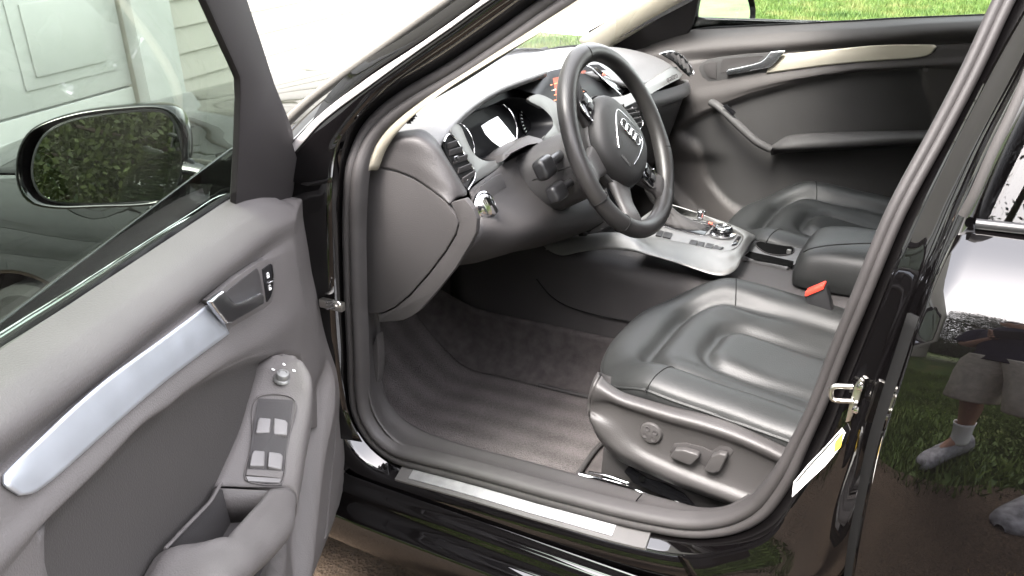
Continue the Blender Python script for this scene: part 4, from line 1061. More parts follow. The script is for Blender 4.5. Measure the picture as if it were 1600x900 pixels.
# ------------------------------------------------------------------ dashboard
def lip_row(y, pts): return [(x, y, z) for x, z in pts]
sec = [
    (-.682, [(.46, .895), (.58, .905), (.68, .918), (.74, .920), (.775, .905)]),
    (-.664, [(.45, .905), (.58, .925), (.70, .940), (.775, .942), (.815, .925)]),
    (-.630, [(.44, .912), (.59, .938), (.72, .957), (.800, .964), (.842, .955)]),
    (-.580, [(.43, .917), (.60, .948), (.73, .972), (.800, .980), (.836, .976)]),
    (-.480, [(.42, .920), (.59, .953), (.72, .982), (.785, .993), (.818, .990)]),
    (-.360, [(.41, .924), (.57, .957), (.70, .988), (.770, .999), (.803, .996)]),
    (-.220, [(.40, .926), (.56, .957), (.70, .988), (.768, .999), (.800, .995)]),
    (-.150, [(.40, .926), (.56, .955), (.69, .983), (.760, .995), (.795, .992)]),
    (-.110, [(.40, .926), (.55, .950), (.68, .972), (.735, .978), (.765, .974)]),
    (-.050, [(.40, .926), (.55, .948), (.67, .963), (.720, .966), (.752, .962)]),
    (.060, [(.40, .926), (.55, .946), (.67, .959), (.725, .960), (.755, .955)]),
    (.140, [(.40, .926), (.55, .944), (.67, .953), (.740, .949), (.785, .930)]),
    (.240, [(.41, .924), (.55, .941), (.67, .945), (.750, .932), (.812, .895)]),
    (.400, [(.42, .920), (.56, .935), (.67, .935), (.760, .915), (.826, .872)]),
    (.560, [(.44, .914), (.58, .926), (.68, .921), (.765, .899), (.832, .860)]),
    (.640, [(.46, .908), (.59, .916), (.68, .907), (.755, .886), (.818, .850)]),
    (.690, [(.48, .898), (.60, .900), (.68, .888), (.740, .868), (.785, .838)]),
]
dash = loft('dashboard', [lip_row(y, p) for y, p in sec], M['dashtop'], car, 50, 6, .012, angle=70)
# driver end: side panel, end cap and its band
SA = [(0.7513,-0.7,0.9241),(0.7742,-0.7,0.9244),(0.8031,-0.7,0.9222),(0.836,-0.7,0.9141),(0.8665,-0.7,0.9004),(0.8894,-0.7,0.8892),(0.9025,-0.7,0.8811)]
SB = [(0.7667,-0.7,0.9499),(0.7937,-0.7,0.9548),(0.8236,-0.699,0.9512),(0.8542,-0.697,0.9401),(0.8817,-0.692,0.9205),(0.8991,-0.685,0.9012),(0.9046,-0.68,0.8851)]
SC = [(0.7835,-0.698,0.9705),(0.8148,-0.697,0.9786),(0.8417,-0.692,0.9778),(0.8649,-0.684,0.9634),(0.8823,-0.674,0.9381),(0.8973,-0.668,0.9091),(0.9085,-0.663,0.8838)]
SD = [(sec[0][1][3][0] - .05, -.698, .918)] + [(0.812,-0.6707,0.987),(0.834,-0.6619,0.9869),(0.8506,-0.6513,0.9689),(0.8609,-0.6417,0.9404),(0.8728,-0.6305,0.9078),(0.8844,-0.6201,0.8758)]
SD[0] = (SC[0][0], -.690, SC[0][2] + .012)
loft('dash_side', [SA, SB, SC, SD], M['dash'], car, 40, 6, .004, angle=70)
cap = slab('end_cap', [(0.72,-0.7,0.925),(0.7512,-0.7,0.9229),(0.7741,-0.7,0.9233),(0.8029,-0.7,0.9211),(0.8358,-0.7,0.9129),(0.8664,-0.7,0.8993),(0.895,-0.7,0.8812),(0.9109,-0.7,0.8615),(0.9156,-0.7,0.849),(0.9085,-0.7,0.8291),(0.8855,-0.7,0.7948),(0.849,-0.7,0.7501),(0.8035,-0.7,0.7004),(0.7663,-0.7,0.6681),(0.7385,-0.7,0.6515),(0.7112,-0.7,0.644),(0.6809,-0.7,0.6403)], (0, .012, 0), M['dash'], car, .003)
band = slab('end_band', [(0.9018,-0.697,0.8812),(0.9296,-0.697,0.8914),(0.9443,-0.697,0.8761),(0.9505,-0.697,0.8597),(0.9472,-0.697,0.8362),(0.9327,-0.697,0.8117),(0.9017,-0.697,0.7653),(0.8612,-0.697,0.7164),(0.819,-0.697,0.67),(0.7964,-0.697,0.6527),(0.7769,-0.697,0.6422),(0.7245,-0.697,0.6272),(0.7238,-0.697,0.6453),(0.7389,-0.697,0.6497),(0.7667,-0.697,0.6656),(0.8039,-0.697,0.698),(0.8494,-0.697,0.7478),(0.8859,-0.697,0.7927),(0.9089,-0.697,0.827),(0.916,-0.697,0.8481),(0.9115,-0.697,0.8618)], (0, .012, 0), M['dash'], car, .002)
# lower cover under the wheel and the knee panel
K0 = [(0.8813,-0.6133,0.8735),(0.8776,-0.563,0.8781),(0.868,-0.5032,0.8769),(0.858,-0.4443,0.877),(0.8539,-0.337,0.8717),(0.8505,-0.1902,0.8538),(0.8464,-0.0205,0.8375)]
K1 = [(0.9054,-0.6279,0.8457),(0.9028,-0.59,0.8473),(0.897,-0.5257,0.8412),(0.8941,-0.4745,0.8329),(0.8929,-0.3856,0.8195),(0.8946,-0.2503,0.7876),(0.8876,-0.0751,0.7517)]
K2 = [(0.9358,-0.6768,0.8253),(0.9391,-0.6359,0.8164),(0.9459,-0.5909,0.7975),(0.9505,-0.5309,0.785),(0.9468,-0.4507,0.7676),(0.944,-0.3226,0.7342),(0.9293,-0.1323,0.6922)]
K3 = [(x - .06, y, z - .055) for x, y, z in K2]
K4 = [(x - .22, y, z - .09) for x, y, z in K2]
K5 = [(x - .40, y, z - .06) for x, y, z in K2]
loft('knee_panel', [K0, K1, K2, K3, K4, K5], M['darkplastic'], car, 50, 5, .004, angle=70)
swp = slab('switch_panel', [(0.9132,-0.6404,0.8462),(0.903,-0.6282,0.8659),(0.8919,-0.5864,0.8772),(0.8841,-0.5302,0.8767),(0.8811,-0.4959,0.874),(0.8951,-0.5017,0.8411),(0.912,-0.5506,0.8221),(0.9231,-0.6091,0.819),(0.927,-0.6542,0.8277)], (-.01, 0, -.004), M['dash'], car, .003)
# light switch
lc = Vector((0.9184,-0.6193,0.8539))
na = Vector((.94, -.12, .32)).normalized()
ls = lathe('light_switch', [(.0255, -.004), (.0255, .001), (.0235, .003), (.0215, .002), (.0205, .004), (.016, .009), (0, .010)], lc, na, M['chrome'], car, 32)
Rl = frame(na)
box('switch_grip', lc + na * .013, (.010, .034, .014), M['chrome'], ls, .004, Rl @ Matrix.Rotation(.25, 3, 'Z'))

# bright trim round the instruments
slab('instrument_trim', [(0.8396,-0.5923,0.9714),(0.834,-0.5652,0.9759),(0.8325,-0.5458,0.9635),(0.839,-0.5417,0.9403),(0.8477,-0.5347,0.9162),(0.8516,-0.5142,0.9001),(0.8534,-0.4822,0.8896),(0.8532,-0.4473,0.8847),(0.8573,-0.4476,0.8791),(0.8647,-0.5068,0.8751),(0.8722,-0.5758,0.8764),(0.8806,-0.6121,0.8753),(0.8743,-0.5795,0.8928),(0.8609,-0.5862,0.9239),(0.8483,-0.5917,0.9532)], (-.008, 0, -.003), M['silverpaint'], car, .0015, smooth_n=90)
slab('instrument_trim', [(0.8063,-0.2559,0.9531),(0.8012,-0.2133,0.9562),(0.8022,-0.1701,0.9425),(0.8051,-0.1228,0.9181),(0.8126,-0.0823,0.8919),(0.8256,-0.0774,0.8561),(0.8333,-0.1407,0.8515),(0.8379,-0.2186,0.8608),(0.8388,-0.2653,0.8749),(0.8362,-0.2346,0.8821),(0.833,-0.2023,0.8906),(0.8279,-0.1948,0.9021),(0.8175,-0.2115,0.9251)], (-.008, 0, -.003), M['silverpaint'], car, .0015, smooth_n=90)
# instrument cluster: deep dark bowl with dials
cl = slab('instrument_cluster', [(0.7676,-0.519,0.922),(0.7563,-0.477,0.9532),(0.7508,-0.3768,0.9683),(0.7486,-0.2218,0.9742),(0.7499,-0.0965,0.9707),(0.766,-0.0203,0.9265),(0.7906,-0.0386,0.8589),(0.8015,-0.1251,0.8289),(0.801,-0.2702,0.8304),(0.7967,-0.3917,0.8422),(0.788,-0.4695,0.8661)], (-.01, 0, 0), M['screen'], car, 0)
bowlo = [(0.8317,-0.562,0.9739),(0.8311,-0.5439,0.9618),(0.8378,-0.538,0.9381),(0.8462,-0.5303,0.9149),(0.8499,-0.5093,0.8993),(0.8516,-0.4792,0.8892),(0.85,-0.4302,0.8824),(0.8479,-0.3518,0.8774),(0.8405,-0.2684,0.8758),(0.8362,-0.2346,0.8821),(0.833,-0.2023,0.8906),(0.8279,-0.1948,0.9021),(0.8175,-0.2115,0.9251),(0.8053,-0.2488,0.9503),(0.7987,-0.3098,0.9684),(0.8075,-0.4216,0.9719),(0.8213,-0.5207,0.9752)]
bowli = [tuple(np.array(p) + np.array([-.055, (-.36 - p[1]) * .12, -.012 + (.91 - p[2]) * .2])) for p in bowlo]
loft('cluster_surround', [bowlo, bowli], M['screen'], cl, 90, 1, 0, closed=True)
tube('dial_ring', [(0.7827,-0.4865,0.9575),(0.7875,-0.4691,0.9444),(0.7937,-0.4607,0.9273),(0.8001,-0.4614,0.9098),(0.8054,-0.4692,0.8951)], .0012, M['chrome'], cl, 30, 6)
tube('dial_ring', [(0.78,-0.3142,0.9539),(0.7853,-0.2987,0.9395),(0.7922,-0.2915,0.9203),(0.7994,-0.295,0.9007),(0.8052,-0.3089,0.8848)], .0012, M['chrome'], cl, 30, 6)
def dial(px_c, r):
    c = Vector(px_c)
    n_ = Vector((math.cos(rad(20)), 0, math.sin(rad(20))))
    Rm = frame(n_)
    d_ = lathe('dial', [(r, 0), (r, .003), (r - .003, .003), (r - .004, .001), (0, .001)], c, n_, M['gloss'], cl, 48)
    for k in range(25):
        a = rad(225 - k * 270 / 24)
        box('dial_mark', c + Rm @ Vector((math.cos(a) * (r - .009), math.sin(a) * (r - .009), .0018)), (.006 if k % 3 == 0 else .004, .0012, .0006), M['white'], d_, 0, Rm @ Matrix.Rotation(a, 3, 'Z'))
    return d_
dial((0.7833,-0.2062,0.8954), .046)
slab('lens_reflection', [(0.7845,-0.4042,0.9307),(0.7833,-0.3735,0.9338),(0.7828,-0.3405,0.9354),(0.7925,-0.3213,0.9088),(0.8016,-0.3054,0.8836),(0.8025,-0.3331,0.8812),(0.803,-0.3644,0.8799),(0.7966,-0.3866,0.8975),(0.79,-0.4006,0.9154)], (-.002, 0, 0), M['lensglare'], cl, 0)  # glowing panel standing in for the bright reflection on the cluster lens

# vents: vanes in a dark throat with a bright rim
def vent(name, outline, vanes, rim, normal_off, vane_w=.012):
    t = slab(name, outline, (-.004, 0, -.0015), M['darkrubber'], car, 0)
    for a, b in vanes:
        a, b = Vector(a), Vector(b)
        d = (b - a); L = d.length
        n_ = Vector((math.cos(rad(20)), 0, math.sin(rad(20))))
        y_ = n_.cross(d).normalized()
        Rm = Matrix((d.normalized(), y_, n_)).transposed() @ Matrix.Rotation(.5, 3, 'X')
        box('vane', (a + b) / 2 + n_ * normal_off, (L, .010, .003), M['darkplastic'], t, .001, Rm)
    tube('vent_rim', rim, .0022, M['chrome'], t, 40, 6)
    return t
vl = vent('air_vent', [(0.8481,-0.626,0.9593),(0.8456,-0.6138,0.966),(0.8441,-0.5998,0.9647),(0.8508,-0.5937,0.9517),(0.8631,-0.5877,0.9234),(0.8756,-0.5814,0.8946),(0.8836,-0.6165,0.8781),(0.8841,-0.6275,0.8768),(0.8718,-0.6326,0.9105),(0.8592,-0.6354,0.9397)],
     [((0.8525,-0.6277,0.9525), (0.8512,-0.5984,0.9507)), ((0.8565,-0.6311,0.9416), (0.8558,-0.5909,0.9381)), ((0.8636,-0.6298,0.9277), (0.8628,-0.587,0.9243)), ((0.8696,-0.6272,0.911), (0.8685,-0.5854,0.9086)), ((0.8774,-0.6271,0.8951), (0.8749,-0.5843,0.8965))],
     [(0.8498,-0.6285,0.96),(0.8456,-0.6138,0.966),(0.8448,-0.6008,0.9656),(0.8515,-0.5927,0.9526),(0.8638,-0.5866,0.9243),(0.8766,-0.581,0.8946),(0.8848,-0.6184,0.8777)], .004)
box('vane_tab', (0.8679,-0.6242,0.9322), (.006, .012, .010), M['chrome'], vl, .002)
slab('vent_thumbwheel', [(0.8788,-0.625,0.8969),(0.8781,-0.5977,0.896),(0.8784,-0.5901,0.895),(0.8841,-0.6189,0.8823),(0.8834,-0.6274,0.8869)], (-.004, 0, -.001), btnm, vl, .001)
for k in range(2):
    box('thumbwheel_mark', Vector((0.8794,-0.6159,0.8967)) + Vector((.0015, .004 * k, -.001)), (.001, .0015, .006), M['white'], vl, 0)
vs2 = slab('side_demist_vent', [(0.8169,-0.689,1.0053),(0.8325,-0.689,1.0211),(0.8387,-0.689,1.0195),(0.8339,-0.689,1.0098),(0.8229,-0.689,1.0016)], (0, .004, 0), M['darkrubber'], car, 0)
for k in range(4):
    p = Vector((0.8244,-0.692,1.0066)).lerp(Vector((0.837,-0.692,1.019)), k / 3)
    box('vane', p, (.016, .003, .002), M['dash'], vs2, .0005, Matrix.Rotation(.3, 3, 'Y'))

# infotainment display under its hood
hs = slab('display_housing', [(0.7661,-0.2366,0.9701),(0.7615,-0.0666,0.9773),(0.7526,0.0917,0.9632),(0.7509,0.2045,0.9461),(0.7769,0.2525,0.9077),(0.7957,0.2754,0.8724),(0.8146,0.1405,0.859),(0.8128,-0.0341,0.8803),(0.8004,-0.1138,0.9145),(0.7992,-0.1645,0.9398),(0.7977,-0.2069,0.9547)], (-.012, 0, -.003), M['screen'], car, .001)
dsp = slab('display_screen', [(0.774,-0.148,0.9622),(0.7716,-0.0867,0.9633),(0.766,-0.0193,0.9595),(0.7631,0.1048,0.9481),(0.7931,0.1018,0.896),(0.7997,-0.0068,0.897),(0.8024,-0.1057,0.9088),(0.7992,-0.1296,0.9204)], (-.002, 0, 0), M['orangedim'], hs, 0)
def dline(name, a, b, h, m_):
    a, b = Vector(a), Vector(b)
    d = b - a
    n_ = Vector((math.cos(rad(20)), 0, math.sin(rad(20))))
    Rm = Matrix((d.normalized(), n_.cross(d).normalized(), n_)).transposed()
    return a, d, Rm
brightm = emit_mat('display_bright', (.95, .75, .55), .06)
for k, (pa, pb) in enumerate((((0.7771,-0.139,0.9648), (0.7752,0.0448,0.9561)), ((0.7813,-0.1415,0.956), (0.7805,0.0474,0.9472)), ((0.7871,-0.1413,0.9454), (0.7869,0.0511,0.9351)), ((0.7926,-0.1402,0.9359), (0.7926,0.0528,0.9248)), ((0.7982,-0.1365,0.9259), (0.7984,0.0546,0.9144)))):
    a, d, Rm = dline('l', pa, pb, .004, None)
    t_ = .03 if k else .0
    wr = random.Random(40 + k)
    while t_ < .8:
        w_ = wr.uniform(.05, .13)
        box('display_text_line', a + d * (t_ + w_ / 2), (d.length * w_, .0022, .0006), brightm if k == 2 else M['orange'], dsp, 0, Rm)
        t_ += w_ + wr.uniform(.025, .05) + (.3 if k == 0 else 0)
# hazard switch on the right of the display
hz = slab('switch_strip', [(0.7725,0.1242,0.9498),(0.7701,0.1514,0.9482),(0.7909,0.181,0.9212),(0.8105,0.2075,0.8894),(0.8141,0.2072,0.8849),(0.8101,0.1847,0.8905),(0.7908,0.1435,0.9217)], (-.006, 0, -.002), M['gloss'], hs, .001)
slab('hazard_triangle', [(0.7885,0.1559,0.9362),(0.7906,0.1625,0.9275),(0.79,0.1451,0.9321)], (-.002, 0, 0), M['ledred'], hz, 0)
tube('strip_rim', [(0.768,0.0598,0.9649),(0.7691,0.11,0.9566),(0.7932,0.1494,0.9177),(0.8156,0.188,0.8808),(0.8208,0.2002,0.8694)], .0018, M['chrome'], hs, 30, 6)

# silver strip across the passenger side, lettered; lower lip and glove box
strip = slab('dash_strip', [(0.8258,-0.0837,0.8805),(0.8153,-0.0392,0.8845),(0.8148,0.0654,0.8775),(0.8184,0.1429,0.8759),(0.8256,0.2334,0.8727),(0.8301,0.3067,0.8769),(0.8322,0.4131,0.8875),(0.8369,0.4908,0.8965),(0.8407,0.521,0.8917),(0.8568,0.5248,0.8694),(0.8597,0.4969,0.8641),(0.8536,0.4061,0.8615),(0.8493,0.2904,0.8569),(0.844,0.1702,0.8551),(0.8385,0.0865,0.8536),(0.8326,-0.0082,0.8616)], (-.010, 0, -.004), M['silverpaint'], car, .002)
tp0, tp1 = Vector((0.8534,0.392,0.8692)), Vector((0.8573,0.4978,0.8707))
dx_ = (tp1 - tp0).normalized(); n_ = Vector((math.cos(rad(22)), -.12, math.sin(rad(22)))).normalized()
yy = n_.cross(dx_).normalized()
Rt = Matrix((dx_, yy, dx_.cross(yy))).transposed()
tx = text('lettering', 'quattro', .024, (tp0 + tp1) / 2 + n_ * .004 + yy * .006, Rt, M['darkplastic'], strip)
G0 = [(x + .004, y, z - .004) for x, y, z in lip_row(.12, [(.80, .885)]) + [(.822, .26, .868), (.834, .42, .850), (.838, .56, .840), (.826, .645, .834), (.79, .690, .825)]]
G1 = [(x + .008, y, z - .022) for x, y, z in G0]
G2 = [(x + .004, y, z - .036) for x, y, z in G0]
G3 = [(x - .012, y, z - .044) for x, y, z in G0]
G4 = [(x - .05, y, z - .16) for x, y, z in G0]
G5 = [(x - .10, y, z - .26) for x, y, z in G0]
G6 = [(x - .30, y, z - .34) for x, y, z in G0]
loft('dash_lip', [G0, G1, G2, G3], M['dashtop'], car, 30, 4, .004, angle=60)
loft('glove_box', [G3, G4, G5, G6], M['darkplastic'], car, 30, 4, .004)
vent('air_vent', [(0.8253,0.4405,0.9395),(0.8282,0.5155,0.9314),(0.8366,0.5652,0.9138),(0.8495,0.5898,0.8895),(0.8638,0.5953,0.861),(0.8654,0.5586,0.8622),(0.8536,0.5319,0.8836),(0.8407,0.5041,0.9082)],
     [((0.8326,0.4548,0.9359), (0.839,0.4829,0.9183)), ((0.8345,0.4889,0.9307), (0.8451,0.5021,0.907)), ((0.8389,0.5175,0.9214), (0.8502,0.5196,0.8958)), ((0.8453,0.5417,0.9092), (0.8567,0.5337,0.8835)), ((0.8531,0.5579,0.8931), (0.8632,0.5479,0.8709))],
     [(0.8271,0.4264,0.9401),(0.828,0.4763,0.9374),(0.8312,0.5172,0.9313),(0.8386,0.5593,0.9165),(0.8514,0.5838,0.8923),(0.8674,0.5902,0.8621),(0.869,0.5483,0.8633)], .004)
# centre vents and stack behind the wheel
vent('air_vent', [(0.8425,0.037,0.8646),(0.8491,0.1987,0.8464),(0.8691,0.206,0.8081),(0.8703,0.1299,0.8049),(0.8567,0.0459,0.8367)],
     [((0.8494,0.0362,0.8623), (0.8582,0.1852,0.8436)), ((0.8556,0.0442,0.8506), (0.8637,0.1886,0.8338)), ((0.8624,0.0513,0.8375), (0.87,0.1863,0.8222)), ((0.8676,0.0696,0.8232), (0.8743,0.1846,0.8102))],
     [(0.8569,0.1716,0.8526),(0.8668,0.1894,0.8308),(0.8758,0.1933,0.8116),(0.8794,0.1604,0.8018),(0.8777,0.1122,0.8066)], .004)
stack = loft('centre_stack', [[(.835, y, .868) for y in (-.125, 0, .125)], [(.845, y, .80) for y in (-.125, 0, .125)], [(.84, y, .70) for y in (-.125, 0, .125)], [(.86, y, .61) for y in (-.13, 0, .13)]], M['gloss'], car, 12, 4, .02)
for k in range(3):
    lathe('climate_knob', [(.019, 0), (.018, .012), (.015, .014), (0, .014)], (.852, -.075 + .075 * k, .715), (1, 0, .1), M['chrome'], stack, 24)
for k in range(6):
    box('stack_button', (.853, -.095 + .038 * k, .775), (.008, .032, .016), btnm, stack, .002)
    box('stack_button', (.853, -.095 + .038 * k, .75), (.008, .032, .014), btnm, stack, .002)

# ------------------------------------------------------------------ steering wheel and column
WC = Vector((1.043, -.338, .911))
WT = rad(24)
wn_ = Vector((math.cos(WT), 0, math.sin(WT)))
wu_ = Vector((-math.sin(WT), 0, math.cos(WT)))
wr_ = Vector((0, 1, 0))
ST = rad(-53)                       # wheel turned to the right
def wl_(r, u, d):
    c, s = math.cos(ST), math.sin(ST)
    return WC + wr_ * (r * c - u * s) + wu_ * (r * s + u * c) + wn_ * d
def ring_pt(a, R, d=0): return wl_(R * math.cos(a), R * math.sin(a), d)
nR, nk = 128, 20
rows = []
for i in range(nR + 1):
    a = 2 * math.pi * i / nR
    aa = math.degrees(a) % 360
    g = sum(math.exp(-((aa - q) / 13) ** 2) for q in (28, 152)) * .0022 + sum(math.exp(-((aa - q) / 20) ** 2) for q in (-8 + 360, 188)) * .0012
    rmin = .0158 + g
    row = []
    for j in range(nk):
        b = 2 * math.pi * j / nk
        rr = rmin * (1.0 + .08 * math.cos(2 * b))
        row.append(tuple(ring_pt(a, .1695 + rr * math.cos(b), rr * 1.06 * math.sin(b))))
    rows.append(row)
v, f = rows_grid(rows, True)
wheel_ = mesh('steering_wheel', v, f, M['wheelleather'], car, True, 80)
for a in (33, 147, -77, -103):      # stitched joints of the leather
    a = rad(a)
    tube('rim_seam', [tuple(ring_pt(a, .1695 + .0172 * math.cos(b), .0176 * math.sin(b))) for b in np.linspace(0, 2 * math.pi, 16, endpoint=False)], .0008, M['darkrubber'], wheel_, 40, 5, closed=True, side=tuple(ring_pt(a + 1.57, 1) - WC))
# airbag hub
rows = []
for d, s_ in ((-.045, .80), (-.030, .98), (-.008, 1.02), (.006, .97), (.014, .84), (.0185, .60), (.0205, .3), (.021, .02)):
    rr = []
    for k in range(40):
        a = 2 * math.pi * k / 40
        ca, sa = math.cos(a), math.sin(a)
        m_ = (abs(ca) ** 2.8 + abs(sa) ** 2.8) ** (-1 / 2.8)
        yy2 = .072 if sa > 0 else .080
        wx = .086 * (1 - .18 * max(0, -sa))
        rr.append(tuple(wl_(wx * s_ * m_ * ca, yy2 * s_ * m_ * sa, d)))
    rows.append(rr)
hub = loft('airbag_hub', rows, M['darkplastic'], wheel_, 60, 4, 0, closed=True, angle=70)
hub.data.materials[0] = mat('hub_plastic', (.019, .0187, .0187), .5, 0, .4, 0, (1300, .3))
cov = [[tuple(WC + (Vector(p) - WC - wn_ * d0) * 1.045 + wn_ * (d0 - .004)) for p in rows[q]] for q, d0 in ((0, -.045), (1, -.030), (2, -.008))]
loft('hub_cover', cov, mat('hub_cover_grey', (.045, .044, .044), .5, 0, .4, 0, (1300, .3)), wheel_, 60, 3, .002, closed=True, angle=70)
def spoke(a, w0, w1, mat_, d0=-.02, d1=-.004):
    a = rad(a)
    t = Vector((math.cos(a), math.sin(a)))
    p = Vector((-math.sin(a), math.cos(a)))
    rws = []
    for R, w, d, th in ((.06, w0 * 1.1, d0, .012), (.085, w0, d0 + .003, .011), (.115, (w0 + w1) / 2 * .85, (d0 + d1) / 2, .009), (.142, w1 * .95, d1, .010), (.160, w1 * 1.25, d1, .010)):
        rr = []
        for k in range(16):
            b = 2 * math.pi * k / 16
            cb, sb = math.cos(b), math.sin(b)
            mm = (abs(cb) ** 3 + abs(sb) ** 3) ** (-1 / 3)
            q = t * R + p * (w * mm * cb)
            rr.append(tuple(wl_(q.x, q.y, d + th * mm * sb)))
        rws.append(rr)
    return loft('spoke', rws, mat_, wheel_, 24, 4, 0, closed=True, angle=70)
spm = mat('spoke_grey', (.05, .048, .047), .45, 0, .5, 0, (1200, .2))
spoke(0, .030, .026, M['darkplastic']); spoke(180, .030, .026, M['darkplastic'])
spoke(-62, .030, .027, spm); spoke(-118, .030, .027, spm)
for sg in (1, -1):
    pad = slab('control_pad', [wl_(sg * r, u, .0) for r, u in ((.088, .022), (.118, .020), (.135, .010), (.138, -.008), (.120, -.022), (.088, -.024))], tuple(wn_ * -.008), M['gloss'], wheel_, .002)
    tube('pad_rim', [wl_(sg * r, u, .001) for r, u in ((.088, -.025), (.120, -.023), (.139, -.009), (.136, .011), (.118, .021))], .0014, M['chrome'], pad, 30, 6)
    for k in range(2):
        box('pad_button', wl_(sg * (.100 + .018 * k), 0.0, .002), (.012, .014, .004), btnm, pad, .0015, frame(tuple(wn_), tuple(wu_)) @ Matrix.Rotation(ST, 3, 'Z'))
# emblem: four linked rings in a chrome shield outline
em = None
for k in range(4):
    cxx = (-1.5 + k) * .0150
    o = tube('emblem_ring', [wl_(cxx + .0103 * math.cos(a), .012 + .0103 * math.sin(a), .0225) for a in np.linspace(0, 2 * math.pi, 20, endpoint=False)], .0014, M['chrome'], hub, 40, 8, closed=True, side=tuple(wn_))
tube('shield_outline', [wl_(r, u, d) for r, u, d in ((-.026, -.046, .0195), (-.040, -.010, .0195), (-.046, .026, .0185), (-.040, .036, .0175), (0, .040, .0185), (.040, .036, .0175), (.046, .026, .0185), (.040, -.010, .0195), (.026, -.046, .0195))], .0012, M['chrome'], hub, 80, 8, side=tuple(wn_))
text('airbag_lettering', 'AIRBAG', .009, wl_(0, -.055, .0195), frame(tuple(wn_), tuple(wu_)) @ Matrix.Rotation(ST, 3, 'Z'), spm, hub, .0003)
# column shroud with stalks
rows = []
for d, w, h, oy in ((-.045, .060, .055, 0), (-.050, .078, .072, 0), (-.085, .082, .076, -.004), (-.125, .086, .078, -.006), (-.180, .090, .080, -.010), (-.235, .090, .080, -.012)):
    rr = []
    for k in range(32):
        a = 2 * math.pi * k / 32
        ca, sa = math.cos(a), math.sin(a)
        m_ = (abs(ca) ** 3 + abs(sa) ** 3) ** (-1 / 3)
        rr.append(tuple(WC + wn_ * d + wr_ * (w * m_ * ca) + wu_ * (h * m_ * sa * (.75 if sa > 0 else 1.0) + oy)))
    rows.append(rr)
colm = mat('column_plastic', (.032, .031, .032), .5, 0, .45, 0, (1300, .3))
column = loft('steering_column', rows, colm, car, 60, 4, 0, closed=True, angle=70)
slab('column_lip', [(0.8655,-0.4648,0.9003),(0.8734,-0.4768,0.8897),(0.8824,-0.4608,0.9034),(0.8828,-0.3981,0.9024),(0.8816,-0.3344,0.8918),(0.8668,-0.3118,0.8913),(0.8519,-0.3418,0.9048),(0.857,-0.4066,0.9044)], (-.05, 0, -.02), M['dash'], car, .003)
tube('column_joint', [tuple(WC + wn_ * d + wr_ * -.0875 + wu_ * -.006) for d in (-.05, -.1, -.15, -.2)], .0012, M['darkrubber'], column, 12, 5)
def stalk(root, tip, r):
    root, tip = Vector(root), Vector(tip)
    s_ = tube('stalk', [root, root.lerp(tip, .5) + Vector((0, 0, .002)), tip], r * .7, M['trimblack'], column, 16, 10)
    dd = (tip - root).normalized()
    Rm = frame(dd, tuple(wu_))
    box('stalk_end', tip + dd * -.006, (r * 2.1, r * 2.9, .046), M['trimblack'], s_, r * 1.0, Rm, 6)
    return s_
stalk(tuple(WC + wn_ * -.085 + wr_ * -.06 + wu_ * .02), (0.9598,-0.485,0.8871), .0135)
stalk(tuple(WC + wn_ * -.085 + wr_ * -.06 + wu_ * -.035), (0.9781,-0.475,0.8413), .0115)


# ------------------------------------------------------------------ front doors
# Door coordinates: u rearwards from the hinge line, v towards the cabin, z up.
HINGE = Vector((.576, -.797, 0))
OPEN = rad(63.22)
DUV = (Vector((math.cos(OPEN), -math.sin(OPEN), 0)), Vector((math.sin(OPEN), math.cos(OPEN), 0)))
PLATE_N = Vector((0.1683,0.2841,0.9439))
def T_open(p): return HINGE + DUV[0] * p[0] + DUV[1] * p[1] + Vector((0, 0, p[2]))
def T_shut(p): return Vector((HINGE.x + p[0], -HINGE.y - p[1], p[2]))     # the passenger door, mirrored and closed

